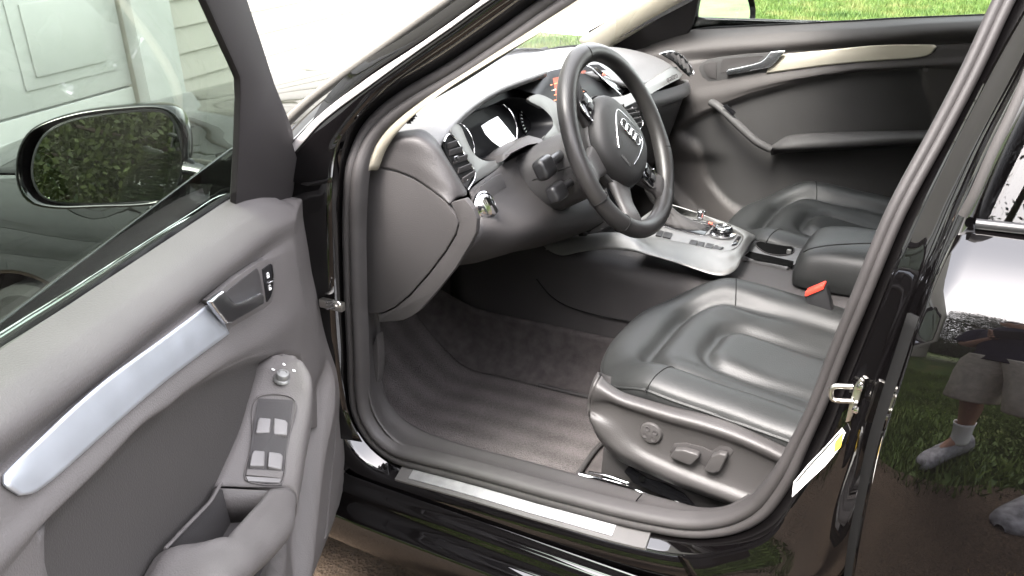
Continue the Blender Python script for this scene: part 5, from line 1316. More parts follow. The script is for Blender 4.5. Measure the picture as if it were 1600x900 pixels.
DR = [
    [(-0.0572,0.075,0.8868),(-0.0025,0.07,0.8811),(0.0524,0.062,0.8903),(0.1804,0.056,0.9426),(0.2383,0.052,0.9594),(0.383,0.052,0.9709),(0.5546,0.052,0.9843),(0.6822,0.052,0.9942),(0.7801,0.052,1.0033)],
    [(0.0235,0.092,0.8935),(0.09,0.092,0.8914),(0.191,0.092,0.9156),(0.3037,0.09,0.9382),(0.4479,0.09,0.9529),(0.6205,0.09,0.9718),(0.7473,0.09,0.9831),(0.8461,0.09,0.9955)],
    [(0.0903,0.101,0.8881),(0.1428,0.104,0.8851),(0.2498,0.104,0.9069),(0.3302,0.104,0.9158),(0.4548,0.104,0.929),(0.6255,0.104,0.949),(0.7623,0.104,0.9616),(0.8772,0.104,0.978)],
    [(0.1058,0.101,0.8719),(0.1559,0.102,0.8657),(0.2439,0.098,0.8792),(0.3222,0.094,0.8867),(0.4564,0.092,0.9028),(0.6008,0.091,0.9219),(0.726,0.091,0.9354),(0.8183,0.091,0.9443),(0.8698,0.091,0.9483)],
    [(0.1171,0.101,0.849),(0.1675,0.104,0.8491),(0.2453,0.103,0.8657),(0.3097,0.101,0.8833),(0.4733,0.099,0.902),(0.6113,0.099,0.922),(0.7223,0.099,0.9386),(0.8317,0.099,0.9458),(0.8826,0.099,0.9489)],
    [(0.1316,0.102,0.7888),(0.1836,0.107,0.7948),(0.2399,0.107,0.8062),(0.3024,0.106,0.8127),(0.461,0.106,0.8502),(0.63,0.106,0.8837),(0.7426,0.106,0.8999),(0.8437,0.106,0.9125),(0.9037,0.106,0.9198)],
    [(0.1218,0.102,0.7297),(0.1974,0.11,0.7521),(0.271,0.112,0.7708),(0.3532,0.112,0.7901),(0.5001,0.112,0.8359),(0.6212,0.112,0.8631),(0.7321,0.112,0.8811),(0.8402,0.112,0.8953),(0.901,0.112,0.9028)],
    [(0.0708,0.1,0.6294),(0.144,0.106,0.6584),(0.2831,0.108,0.7317),(0.4251,0.108,0.7984),(0.557,0.108,0.844),(0.708,0.108,0.8853),(0.818,0.108,0.894),(0.8709,0.108,0.8962),(0.891,0.108,0.8913)],
]
NU0, NU1 = -.03, 1.075
def rowfun(r, kind):
    q = sorted(r, key=lambda p: p[0])
    us = [p[0] for p in q]; zz = [p[2] for p in q]; vv = [p[1] for p in q]
    sl = (zz[-1] - zz[-3]) / (us[-1] - us[-3])
    us = us + [1.10]; zz = zz + [zz[-1] + sl * (1.10 - us[-2]) * .8]; vv = vv + [vv[-1]]
    return np.array(us), np.array(zz), np.array(vv)
RF = [rowfun(r, 0) for r in DR]
def zb_(u): return float(np.interp(u, [-.05, 0, .06, .124, .25, .6, 1.1], [.43, .345, .295, .272, .272, .275, .29]))
def rows_at(u):
    zs_ = [float(np.interp(u, a, b)) for a, b, c in RF]
    vs_ = [float(np.interp(u, a, c)) for a, b, c in RF]
    zl = zs_[-1]; zb = zb_(u)
    for f_, v_ in ((.30, .105), (.55, .096), (.80, .094), (.93, .088), (1.0, .06)):
        zs_.append(lerp(zl, zb, f_)); vs_.append(v_)
    return zs_, vs_
def pchip(x, y, q):
    x = np.array(x); y = np.array(y)
    h = np.diff(x); dl = np.diff(y) / h
    m_ = np.zeros(len(x))
    for i in range(1, len(x) - 1):
        if dl[i - 1] * dl[i] > 0:
            m_[i] = 2 * dl[i - 1] * dl[i] / (dl[i - 1] + dl[i])
    m_[0], m_[-1] = dl[0], dl[-1]
    i = int(np.clip(np.searchsorted(x, q) - 1, 0, len(h) - 1))
    t = (q - x[i]) / h[i]
    return ((2 * t ** 3 - 3 * t ** 2 + 1) * y[i] + (t ** 3 - 2 * t ** 2 + t) * h[i] * m_[i] + (-2 * t ** 3 + 3 * t ** 2) * y[i + 1] + (t ** 3 - t ** 2) * h[i] * m_[i + 1])
INSET = [(p[0], p[2]) for p in [(0.2149,0.103,0.6656),(0.2504,0.103,0.7021),(0.3124,0.103,0.7412),(0.4144,0.103,0.7898),(0.5478,0.103,0.8362),(0.6415,0.103,0.8615),(0.7007,0.103,0.8778),(0.7625,0.103,0.8836),(0.8116,0.103,0.8873),(0.8384,0.103,0.8894),(0.8558,0.103,0.8897),(0.8679,0.103,0.8856),(0.8735,0.103,0.8776),(0.876,0.103,0.8645),(0.8787,0.103,0.8488)]]
INSET = INSET + [(.91, .78), (.93, .66), (.93, .50), (.85, .42), (.45, .42), (.30, .52), (.28, .62)]
INSET = [tuple(p) for p in cr([(a, b, 0) for a, b in INSET], 110, True)]
def sd_poly(px, pz, poly):
    d = 1e9; inside = False
    k = len(poly); j = k - 1
    for i in range(k):
        ax, az = poly[j][0], poly[j][1]; bx_, bz = poly[i][0], poly[i][1]
        ex, ez = bx_ - ax, bz - az; wx, wz = px - ax, pz - az
        t = max(0, min(1, (wx * ex + wz * ez) / (ex * ex + ez * ez + 1e-12)))
        dx, dz = wx - ex * t, wz - ez * t
        d = min(d, dx * dx + dz * dz)
        if (az > pz) != (bz > pz) and px < (bx_ - ax) * (pz - az) / (bz - az) + ax: inside = not inside
        j = i
    d = math.sqrt(d)
    return -d if inside else d
_ia = np.array(INSET)[:, :2]; _ib = np.roll(_ia, 1, axis=0); _ie = _ia - _ib; _il = (_ie ** 2).sum(1) + 1e-12
_cache = {}
def inset_sd(u, z):
    k_ = (round(u, 6), round(z, 6))
    if k_ in _cache: return _cache[k_]
    w = np.array((u, z)) - _ib
    t = np.clip((w * _ie).sum(1) / _il, 0, 1)
    d = math.sqrt((((w - _ie * t[:, None]) ** 2).sum(1)).min())
    cr_ = (_ib[:, 1] > z) != (_ia[:, 1] > z)
    xs_ = _ie[:, 0] * (z - _ib[:, 1]) / np.where(_ie[:, 1] == 0, 1e-12, _ie[:, 1]) + _ib[:, 0]
    if (cr_ & (u < xs_)).sum() % 2: d = -d
    _cache[k_] = d
    return d
RIDGE_U = ([.30, .50, .528, .649, .756, .855, .905, .922, 1.0], [-.05, -.02, .008, .114, .173, .175, .14, .056, .03])
LOWR = [(p[0], p[2]) for p in [(0.0807,0.09,0.6284),(0.0843,0.09,0.5861),(0.1241,0.09,0.5326),(0.1758,0.09,0.4887),(0.2378,0.09,0.4298),(0.3258,0.09,0.3462)]] + [(.45, .26)]
def panel_v(u, z, zs_, vs_):
    v = pchip(zs_[::-1], vs_[::-1], z)
    ur = float(np.interp(z, *RIDGE_U))
    if u < ur:
        v -= .022 * (ur - u) / .15
    v -= .03 * sstep(.03, -.03, u)
    s = inset_sd(u, z)
    v -= .017 * sstep(.004, -.010, s)
    # rounded lower rib and the hollow between it and the armrest
    d = 1e9
    for (a0, b0), (a1, b1) in zip(LOWR[:-1], LOWR[1:]):
        ex, ez = a1 - a0, b1 - b0
        t = max(0, min(1, ((u - a0) * ex + (z - b0) * ez) / (ex * ex + ez * ez)))
        dd = math.hypot(u - a0 - ex * t, z - b0 - ez * t)
        if dd < d:
            d = dd; sg = ex * (z - b0) - ez * (u - a0)
    if z < .62:
        f_ = sstep(.62, .56, z)
        v += f_ * .012 * math.exp(-(d / .014) ** 2)
        if sg > 0: v -= f_ * .022 * sstep(.004, .02, d) * sstep(.40, .30, u)
    return v
def panel_grid():
    nu, nz = 150, 130
    ucs = [NU0 + (NU1 - NU0) * (i / (nu - 1)) ** 1.0 for i in range(nu)]
    out = []
    for u in ucs:
        zs_, vs_ = rows_at(u)
        for k in range(1, len(zs_)):
            zs_[k] = min(zs_[k], zs_[k - 1] - .002)
        n_r = len(zs_)
        col = []
        for j in range(nz):
            t = j / (nz - 1) * (n_r - 1)
            i = min(int(t), n_r - 2)
            z = lerp(zs_[i], zs_[i + 1], t - i)
            uu = u
            if u < .02 and z > .88: uu = u + .03
            col.append((uu, panel_v(u, z, zs_, vs_), z))
        out.append(col)
    return out
PANEL = panel_grid()

# the insert has its own darker covering, set off along its rim
PANEL_M = M['panel'].copy()
_n, _l = PANEL_M.node_tree.nodes, PANEL_M.node_tree.links
_b = _n['Principled BSDF']
_a = _n.new('ShaderNodeAttribute'); _a.attribute_name = 'insert'
_x = _n.new('ShaderNodeMix'); _x.data_type = 'RGBA'; _x.inputs[7].default_value = (.036, .0332, .032, 1)
_l.new(_b.inputs['Base Color'].links[0].from_socket, _x.inputs[6])
_l.new(_a.outputs['Fac'], _x.inputs[0]); _l.new(_x.outputs[2], _b.inputs['Base Color'])
SHADE_M = mat('door_plastic_shaded', (0.044, 0.043, 0.043), 0.6, 0, 0.3, 0, (1400, 0.35), (9, 0.93, 1.07))  # same plastic as the driver door, darkened for the cabin shade
SHADE_G = PANEL_M.copy()  # copy of the driver panel with shade put into its colours below
for _q in SHADE_G.node_tree.nodes:
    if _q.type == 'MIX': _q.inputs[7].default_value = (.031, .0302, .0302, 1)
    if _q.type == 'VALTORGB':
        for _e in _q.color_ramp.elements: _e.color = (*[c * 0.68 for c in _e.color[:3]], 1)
def build_door(T, driver):
    def tm(pts): return [T(p) for p in pts]
    def tv(d): return tuple(T(d) - T((0, 0, 0)))
    PM = M['panel'] if driver else SHADE_M
    PG = PANEL_M if driver else SHADE_G
    # painted outer skin is the door itself; everything else hangs on it
    cols = []
    for u in np.linspace(.0, 1.06, 12):
        cols.append([tuple(T((u, -(-skin_y(z) - .797) + .012 * sstep(.06, 0, u) + .012 * sstep(1.0, 1.06, u), z))) for z in zlist])
    door = raw_grid('door', cols, M['paint'], car, .004)
    # edges closing skin to panel
    for u in (.002, 1.058):
        loft('door_edge', [tm([(u, -(-skin_y(z) - .797) + .014, z) for z in (.28, .5, .7, .9, .965)]), tm([(u, -.03, z) for z in (.28, .5, .7, .9, .965)]), tm([(u + (.0 if u < .5 else .01), .055, z) for z in (.30, .5, .7, .88, .93)])], M['paint'], door, 16, 2, .003)
    loft('door_underside', [tm([(u, -.045, .272) for u in (.0, .5, 1.058)]), tm([(u, .06, .285) for u in (.02, .5, 1.058)])], M['paint'], door, 8, 1, .003)
    v, f = rows_grid([[tuple(T(p)) for p in c] for c in PANEL])
    pan = mesh('door_panel', v, f, PG, door, True, 80)
    md = pan.modifiers.new('thickness', 'SOLIDIFY'); md.thickness = .003; md.offset = -1 if driver else 1
    at = pan.data.attributes.new('insert', 'FLOAT', 'POINT')
    at.data.foreach_set('value', [sstep(-.004, -.009, inset_sd(q[0], q[2])) for c in PANEL for q in c])
    # trim strip
    top_ = [(0.4793,0.1025,0.9048),(0.5535,0.1025,0.9154),(0.6181,0.1025,0.9247),(0.7282,0.1025,0.9413),(0.788,0.1025,0.9467),(0.8365,0.1025,0.9488),(0.8671,0.1025,0.95),(0.8845,0.1025,0.9503)]
    mid_ = [(0.475,0.1068,0.8807),(0.5571,0.1068,0.8962),(0.6212,0.1068,0.9061),(0.7373,0.1068,0.9225),(0.7994,0.1068,0.9286),(0.8468,0.1068,0.9332),(0.8762,0.1068,0.9407),(0.8909,0.1068,0.9464)]
    bot_ = [(0.4683,0.1095,0.8553),(0.5567,0.1095,0.8726),(0.6333,0.1095,0.8872),(0.7479,0.1095,0.904),(0.8044,0.1095,0.9108),(0.848,0.1095,0.9169),(0.8702,0.1095,0.9225),(0.8836,0.1095,0.931)]
    loft('trim_strip', [tm(top_), tm(mid_), tm(bot_)], M['silver'] if driver else mat('aluminium_warm_reflection', (.46, .43, .36), .5, .9), door, 60, 5, .0025, off=0)  # passenger strip: same aluminium, a warm reflection painted into its colour
    # inner handle
    bez = slab('handle_bezel', tm([(0.5004,0.1085,0.9153),(0.4064,0.1085,0.9056),(0.3359,0.1085,0.894),(0.2984,0.1085,0.8852),(0.2776,0.1085,0.8738),(0.2727,0.1085,0.8591),(0.284,0.1085,0.8362),(0.3026,0.1085,0.8227),(0.3307,0.1085,0.8251),(0.4534,0.1085,0.8569),(0.4677,0.1085,0.8554)]), tv((0, -.010, 0)), PM, door, .0015)
    slab('handle_cup', tm([(0.457,0.11,0.9046),(0.4002,0.11,0.8976),(0.3428,0.11,0.8894),(0.3379,0.11,0.8771),(0.3376,0.11,0.8495),(0.4226,0.11,0.8713),(0.4427,0.11,0.8877)]), tv((0, -.004, 0)), M['darkplastic'], bez, 0)
    slab('door_handle', tm([(0.5179,0.1185,0.9217),(0.4985,0.1185,0.92),(0.4767,0.1185,0.9171),(0.4703,0.1185,0.908),(0.4638,0.1185,0.8986),(0.4544,0.1185,0.89),(0.437,0.1185,0.8828),(0.3983,0.1185,0.8715),(0.3632,0.1185,0.8629),(0.3557,0.1185,0.8557),(0.3599,0.1185,0.8445),(0.4151,0.1185,0.8577),(0.4724,0.1185,0.8716),(0.4853,0.1185,0.8771),(0.5025,0.1185,0.8989)]), tv((0, -.008, 0)), mat('satin_chrome', (.70, .72, .75), .22, 1.0), bez, .0035, 4)
    if driver:
        lb = slab('lock_switch', tm([(0.3244,0.1105,0.8798),(0.2924,0.1105,0.875),(0.2858,0.1105,0.8704),(0.2872,0.1105,0.8553),(0.2983,0.1105,0.8386),(0.31,0.1105,0.833),(0.3277,0.1105,0.8324)]), tv((0, -.004, 0)), M['gloss'], bez, .0008)
        box('switch_divider', T((0.31,0.1115,0.8545)), (.006, .010, .0025), M['chrome'], lb, .001)
        for q in ([(0.3163,0.1115,0.8664),(0.3077,0.1115,0.8646),(0.3071,0.1115,0.861),(0.3155,0.1115,0.8627)], [(0.3156,0.1115,0.8478),(0.3074,0.1115,0.8461),(0.3068,0.1115,0.8424),(0.3148,0.1115,0.844)]):
            slab('lock_symbol', tm(q), tv((0, -.0006, 0)), M['white'], lb, 0)
        for q in ([(0.3154,0.1115,0.8665),(0.315,0.1115,0.8696),(0.3094,0.1115,0.8687),(0.3076,0.1115,0.8647)], [(0.3147,0.1115,0.8478),(0.3152,0.1115,0.8515),(0.3104,0.1115,0.8506),(0.3086,0.1115,0.8485)]):
            tube('lock_shackle', tm(q), .0005, M['white'], lb, 10, 5)
    else:
        slab('lock_switch', tm([(0.3244,0.1105,0.8798),(0.2924,0.1105,0.875),(0.2858,0.1105,0.8704),(0.2872,0.1105,0.8553),(0.2983,0.1105,0.8386),(0.31,0.1105,0.833),(0.3277,0.1105,0.8324)]), tv((0, -.004, 0)), M['darkplastic'], bez, .0008)
    # switch pod and armrest
    if driver:
        ST_ = [((0.3386,0.126,0.7562), (0.3341,0.128,0.7538)), ((0.3394,0.116,0.7547), (0.3381,0.14,0.7528)), ((0.3465,0.106,0.7526), (0.3491,0.152,0.7516)), ((0.3601,0.099,0.75), (0.3586,0.16,0.7447)), ((0.3685,0.095,0.7417), (0.3707,0.165,0.7374)), ((0.4108,0.095,0.7214), (0.3957,0.165,0.7068)), ((0.4499,0.095,0.7045), (0.4322,0.165,0.6846)), ((0.4981,0.095,0.695), (0.4638,0.165,0.6639)), ((0.5469,0.095,0.6872), (0.4941,0.165,0.6447))]
        slim = np.array
        rws = []
        for L_, R_ in ST_:
            L_, R_ = slim(L_), slim(R_)
            w = R_ - L_
            rws.append([tuple(T(q)) for q in (L_ + np.array([0, -.012, -.004]), L_, L_ + w * .25, L_ + w * .5, L_ + w * .75, L_ + w * .93, R_ + np.array([0, .002, -.004]), R_ + np.array([0, .004, -.014]), R_ + np.array([0, -.004, -.05]), R_ + np.array([0, -.045, -.085]))])
        pod = loft('switch_pod', rws, PM, door, 50, 4, .003, angle=60, off=0)
        BS = [((0.5313,0.148,0.6659), (0.4944,0.165,0.644), .05), ((0.5973,0.15,0.687), (0.5387,0.174,0.6405), .05), ((0.6501,0.15,0.702), (0.618,0.178,0.6691), .05), ((0.6683,0.146,0.711), (0.6773,0.178,0.6947), .03), ((0.7016,0.106,0.727), (0.7343,0.178,0.7183), .006), ((.755, .098, .722), (.80, .178, .722), .006), ((.95, .098, .735), (.95, .178, .738), .006), ((1.04, .098, .745), (1.04, .165, .745), .006)]
        rws = []
        for L_, R_, dp in BS:
            L_, R_ = slim(L_), slim(R_)
            tk = 1
            w = R_ - L_
            rws.append([tuple(T(q)) for q in (L_ + np.array([0, -.004, -dp]), L_ + np.array([0, -.002, -.006]), L_ + w * .12 + np.array([0, 0, .002]), L_ + w * .5 + np.array([0, 0, .003]), R_ - w * .12 + np.array([0, 0, .001]), R_ + np.array([0, .003, -.008]) * tk, R_ + np.array([0, .002, -.022]) * tk, R_ + np.array([0, -.020, -.045]) * tk, R_ + np.array([0, -.08, -.065]) * tk)])
        arm_ = loft('armrest', rws, PM, door, 60, 6, .003, angle=70, off=0)
        # pocket between panel and grip
        slab('grip_pocket', tm([(.50, .085, .628), (.50, .165, .615), (.72, .165, .632), (.74, .085, .64)]), tv((0, 0, -.004)), M['darkplastic'], door, 0)
        loft('pocket_wall', [tm([(.548, .092, .686), (.520, .158, .660)]), tm([(.545, .09, .63), (.520, .158, .615)])], PM, door, 6, 1, .002)
        pk = slab('pocket_liner', tm([(0.5583,0.1,0.6919),(0.5799,0.1,0.6907),(0.6388,0.1,0.7056),(0.6915,0.1,0.7183),(0.6433,0.1,0.6808),(0.5799,0.1,0.6337),(0.5472,0.1,0.6132),(0.4831,0.1,0.5928),(0.4185,0.1,0.5779)]), tv((0, -.004, 0)), M['darkplastic'], door, 0)
        tube('pocket_rim', tm([(0.5477,0.101,0.6925),(0.5667,0.102,0.6945),(0.5853,0.102,0.6948),(0.6424,0.102,0.7086),(0.7006,0.102,0.7228)]), .0022, M['panel'], pk, 30, 6)
        if driver:
            NW = tv(tuple(PLATE_N))
            kn_ = lathe('mirror_knob', [(.0125, -.001), (.0120, .001), (.0095, .003), (.0090, .009), (.0078, .0105), (.0052, .011), (.0046, .0100), (0, .0100)], T((0.3736,0.1312,0.7377)), NW, M['silverpaint'], pod, 28)
            for q in ((0.3636,0.1172,0.7466), (0.3556,0.1309,0.7501), (0.3634,0.1459,0.7445)):
                lathe('knob_symbol', [(.0026, 0), (.0026, .0007), (0, .0007)], T(q), NW, M['white'], pod, 12)
            dn = tuple(Vector(NW) * -.006)
            slab('switch_well', tm([(0.4053,0.1054,0.7258),(0.397,0.1503,0.7176),(0.5016,0.1566,0.6552),(0.5234,0.1202,0.6784)]), tuple(Vector(NW) * -.001), M['darkplastic'], pod, 0)
            tube('well_rim', tm([(0.4039,0.1045,0.7263),(0.3957,0.1509,0.7181),(0.4476,0.1531,0.6857),(0.4959,0.1563,0.6579),(0.502,0.154,0.657),(0.522,0.1239,0.6753),(0.521,0.1191,0.6793),(0.4673,0.113,0.6973)]), .0009, M['panel'], pod, 60, 6, closed=True)
            capm = mat('switch_cap', (.10, .095, .094), .42, 0, .5, 0, (900, .15))
            for q in ([(0.4584,0.1161,0.7061),(0.4399,0.1141,0.7138),(0.4357,0.1156,0.7152),(0.4326,0.1298,0.7115),(0.4514,0.1327,0.7016)], [(0.4518,0.1367,0.6997),(0.4306,0.1329,0.7113),(0.4287,0.1471,0.7069),(0.4315,0.1512,0.7037),(0.4465,0.1533,0.6947)], [(0.5072,0.1219,0.6896),(0.4896,0.1198,0.6955),(0.4832,0.1211,0.6966),(0.4784,0.1331,0.6915),(0.4977,0.137,0.6822)], [(0.496,0.1402,0.6805),(0.4768,0.137,0.6897),(0.4717,0.1498,0.6841),(0.4736,0.1539,0.6805),(0.4902,0.1554,0.6714)]):
                wsw = slab('window_switch', tm(q), tuple(Vector(NW) * -.009), capm, pod, .002, 3)
                wsw['label'] = 'silver grey window switch cap'
            for q in ([(0.4548,0.1117,0.7028),(0.4426,0.1527,0.6903),(0.4449,0.1528,0.689),(0.4575,0.1125,0.7017)], [(0.5098,0.1193,0.6864),(0.4871,0.1566,0.6671),(0.4965,0.156,0.6628),(0.518,0.1203,0.6836)]):
                slab('well_bridge', tm(q), tuple(Vector(NW) * -.005), M['panel'], pod, .0012)
            slab('child_lock_switch', tm([(0.5192,0.1197,0.6824),(0.4956,0.1562,0.6617),(0.5023,0.1547,0.6597),(0.5236,0.1238,0.6781)]), tuple(Vector(NW) * -.004), capm, pod, .0012)
            # boot release in the lower panel, stitched pad at the front lower corner
            br_ = slab('boot_release_panel', tm([(0.1971,0.098,0.6191),(0.1701,0.098,0.6104),(0.1359,0.098,0.588),(0.1644,0.098,0.5222),(0.2321,0.098,0.564)]), tv((0, -.008, 0)), PM, door, .0015)
            slab('boot_release_switch', tm([(0.1952,0.0995,0.6108),(0.1671,0.0995,0.5952),(0.1882,0.0995,0.5527),(0.2187,0.0995,0.5711)]), tv((0, -.003, 0)), M['gloss'], br_, .001)
            for q in ((0.204,0.1,0.5848), (0.2134,0.1,0.5737)):
                box('switch_symbol', T(q), (.003, .003, .004), M['white'], br_, .0005)
            padq = [(0.046,0.098,0.4728),(0.0152,0.097,0.4646),(-0.0275,0.094,0.4495),(-0.0424,0.092,0.4287),(-0.0252,0.09,0.3661),(-0.001,0.09,0.3183),(0.0911,0.092,0.3022),(0.2046,0.097,0.3193),(0.1548,0.099,0.3798),(0.0947,0.099,0.4332)]
            pd_ = slab('pocket_pad', tm(padq), tv((0, -.008, 0)), PM, door, .0015)
            tube('stitch_line', tm([(0.2079,0.1,0.3277),(0.1558,0.1005,0.3806),(0.0957,0.1005,0.4339),(0.0472,0.1,0.4722),(0.0183,0.099,0.4651),(-0.0197,0.096,0.4514)]), .0006, M['inset'], pd_, 40, 5)
    else:
        gh = sweep('grab_handle', [(0.8992,0.668,0.7678),(0.9228,0.655,0.7611),(0.9651,0.645,0.7333),(1.0108,0.643,0.697),(1.049,0.645,0.6686),(1.0823,0.655,0.6508)], circle(.011, 12, .014), PM, door, 40, side=(0, 1, 0), angle=80)
        slab('window_switch', [(0.943,0.631,0.7676),(0.9538,0.631,0.7739),(0.9828,0.631,0.7524),(0.9743,0.631,0.7426)], (0, .004, 0), M['gloss'], gh, .001)
        a0_ = [(1.0836,0.705,0.6554),(1.1108,0.705,0.6768),(1.1493,0.705,0.6878),(1.2523,0.705,0.7027),(1.3993,0.705,0.7196),(1.5374,0.705,0.7354)]
        a1_ = [(1.0768,0.69,0.6509),(1.1159,0.67,0.6764),(1.1585,0.665,0.6889),(1.2608,0.66,0.7051),(1.4051,0.66,0.7236),(1.5408,0.66,0.7394)]
        a2_ = [(1.0724,0.68,0.6473),(1.1183,0.65,0.6649),(1.165,0.642,0.6769),(1.2659,0.64,0.6944),(1.4088,0.64,0.7167),(1.5434,0.64,0.7344)]
        a3_ = [(1.0741,0.682,0.6432),(1.1192,0.65,0.6557),(1.166,0.643,0.664),(1.2673,0.641,0.68),(1.4105,0.641,0.7029),(1.5453,0.641,0.721)]
        a4_ = [(x, .700, z - .022) for x, y, z in a3_]
        loft('armrest', [a0_, a1_, a2_, a3_, a4_], PM, door, 50, 5, .003, angle=70, off=0)
    # window frame, mirror cover, glass
    FLp = [(0.5427,0.171,1.29),(0.4802,0.1572,1.244),(0.4242,0.1451,1.2036),(0.3654,0.1326,1.1621),(0.3335,0.1255,1.1384),(0.3217,0.1183,1.1142),(0.3016,0.0971,1.0438),(0.2828,0.0766,0.9752)]
    FRp = [(0.4104,0.1688,1.2826),(0.3424,0.153,1.2301),(0.2582,0.134,1.1667),(0.1736,0.1145,1.1018),(0.0791,0.0951,1.0371),(0.0264,0.0838,0.9994),(-0.0304,0.0658,0.9395),(-0.0894,0.0458,0.8727)]
    if not driver:
        FLp = [(u - .045, v, z) for u, v, z in FLp]
    fr = slab('mirror_cover', tm(FLp + [(FLp[-1][0] - .02, .062, FLp[-1][2] - .03), (FRp[-1][0] + .01, .066, FRp[-1][2] - .035)] + FRp[::-1]), tv((0, -.010, 0)), M['trimblack'], door, .004)
    fr.data.materials[0] = mat('frame_trim', (.020, .018, .0185), .65, 0, .18, 0, (1200, .25))
    if not driver:
        pass
    FC = [tuple((np.array(a) + np.array(b)) / 2) for a, b in zip(FLp[:1], FRp[:1])]
    p0_ = np.array(FC[0])
    pth = [tuple(p0_ + np.array([.035, -.015, .03]))] + [(p0_[0] + .12, .125, p0_[2] + .085), (p0_[0] + .30, .165, 1.325), (p0_[0] + .5, .17, 1.345), (.98, .165, 1.335), (1.045, .145, 1.24), (1.065, .10, 1.10), (1.07, .055, .95)]
    pth = [tuple(p) for p in pth]
    sweep('window_frame', tm(pth), [(-.026, .014), (-.026, -.014), (.026, -.014), (.026, .014)], fr.data.materials[0], door, 60, side=tv((0, 1, 0)), angle=40)
    wl0 = Vector((0, 1, -.30)).normalized()
    def gz(u, z, off=.045): return (u, off + .30 * (z - .96), z)
    glp = [gz(.06, .935), gz(FLp[5][0] - .075, FLp[5][2]), gz(FLp[3][0] - .075, FLp[3][2]), gz(FLp[1][0] - .075, FLp[1][2] + .02), gz(p0_[0] + .13, p0_[2] + .09), gz(p0_[0] + .30, 1.325), gz(.95, 1.335), gz(1.045, 1.22), gz(1.06, .945)]
    slab('window_glass', tm(glp), tv((0, -.004, 0)), M['glass'] if driver else M['clearglass'], door, 0)
    tube('glass_seal', tm([(u, .052, float(np.interp(u, RF[0][0], RF[0][1])) + .001) for u in np.linspace(.19, 1.06, 12)]), .005, M['darkrubber'], door, 50, 6)
    if driver: tube('belt_trim', tm([(u, .040, float(np.interp(u, RF[0][0], RF[0][1])) + .0035) for u in np.linspace(.19, 1.06, 12)]), .0012, M['chrome'], door, 50, 6)
    tube('belt_strip', tm([(u, -.012, float(np.interp(u, RF[0][0], RF[0][1])) - .030) for u in np.linspace(.20, 1.06, 8)]), .009, M['chrome'], door, 30, 8)
    if driver:
        grq = [(0.1088,0.0865,1.0067),(0.0756,0.0849,1.0013),(0.0284,0.0785,0.98),(-0.0144,0.0677,0.9439),(-0.0761,0.0479,0.878),(-0.0143,0.0488,0.8811),(0.0727,0.0569,0.9079),(0.1063,0.0731,0.9619)]
        slab('speaker_grille', tm(grq), tv((0, -.006, 0)), M['panel'], fr, .003)
        tube('grille_rim', tm([(0.1126,0.0888,1.0076),(0.0984,0.0744,0.9596),(0.0824,0.0607,0.9141),(0.004,0.0529,0.8881),(-0.0633,0.0507,0.8807)]), .0013, M['panel'], fr, 40, 6)
    # outside mirror
    MU = .115
    hs_ = [(0.1562,-0.3141,0.9767),(0.1509,-0.3069,1.003),(0.1457,-0.2969,1.0212),(0.1396,-0.2824,1.0359),(0.1314,-0.2593,1.0461),(0.1174,-0.2163,1.0555),(0.1012,-0.1634,1.0584),(0.084,-0.105,1.0561),(0.0792,-0.0861,1.0486),(0.0782,-0.0757,1.0311),(0.0803,-0.0719,1.0041),(0.0865,-0.077,0.9647),(0.0939,-0.0879,0.9303),(0.1014,-0.1046,0.9097),(0.1102,-0.1314,0.9035),(0.1341,-0.2129,0.9079),(0.1518,-0.2743,0.914),(0.1585,-0.3007,0.9241),(0.1601,-0.312,0.9392),(0.159,-0.3157,0.9574)]
    gl_ = [(0.1468,-0.2906,0.9714),(0.1427,-0.2853,0.9923),(0.1372,-0.275,1.0125),(0.1301,-0.2582,1.0301),(0.1203,-0.2303,1.0418),(0.1043,-0.1795,1.0477),(0.0883,-0.1261,1.0477),(0.0815,-0.1023,1.0446),(0.0794,-0.0917,1.0358),(0.0801,-0.0854,1.0146),(0.0824,-0.0825,0.9875),(0.0863,-0.0849,0.9616),(0.0919,-0.0931,0.9351),(0.0969,-0.1028,0.9178),(0.1012,-0.1147,0.9119),(0.1117,-0.1499,0.9118),(0.1302,-0.213,0.916),(0.1444,-0.2635,0.9238),(0.1488,-0.2828,0.935),(0.1488,-0.2901,0.9537)]
    if not driver:
        turn = lambda q: [(u + .140 - .20 * (v + .18) + .12 * (z - .985), v * .92, z) for u, v, z in q]
        hs_, gl_, MU = turn(hs_), turn(gl_), MU + .135
    hc = np.mean(np.array(hs_), axis=0)
    def ring_(du, s_, f_=1): return tm([(lerp(hc[0], p[0], s_ * f_) + du, hc[1] + (p[1] - hc[1]) * s_, hc[2] + (p[2] - hc[2]) * s_) for p in hs_])
    mh = loft('side_mirror', [ring_(-.012, .90), ring_(.0, .955), ring_(-.003, 1.0), ring_(-.022, 1.0), ring_(-.050, .93), ring_(-.078, .75), ring_(-.092, .5), ring_(-.096, .05)], M['paint'], door, 70, 4, 0, closed=True, angle=70)
    slab('mirror_glass', tm(gl_), tv((-.003, 0, 0)), M['mirror'], mh, 0, smooth_n=70)
    loft('glass_edge', [tm([(p[0] - .0015, hc[1] + (p[1] - hc[1]) * 1.0, hc[2] + (p[2] - hc[2]) * 1.0) for p in gl_]), tm([(p[0] - .0005, hc[1] + (p[1] - hc[1]) * 1.05, hc[2] + (p[2] - hc[2]) * 1.05) for p in gl_])], M['trimblack'], mh, 70, 1, .001, closed=True)
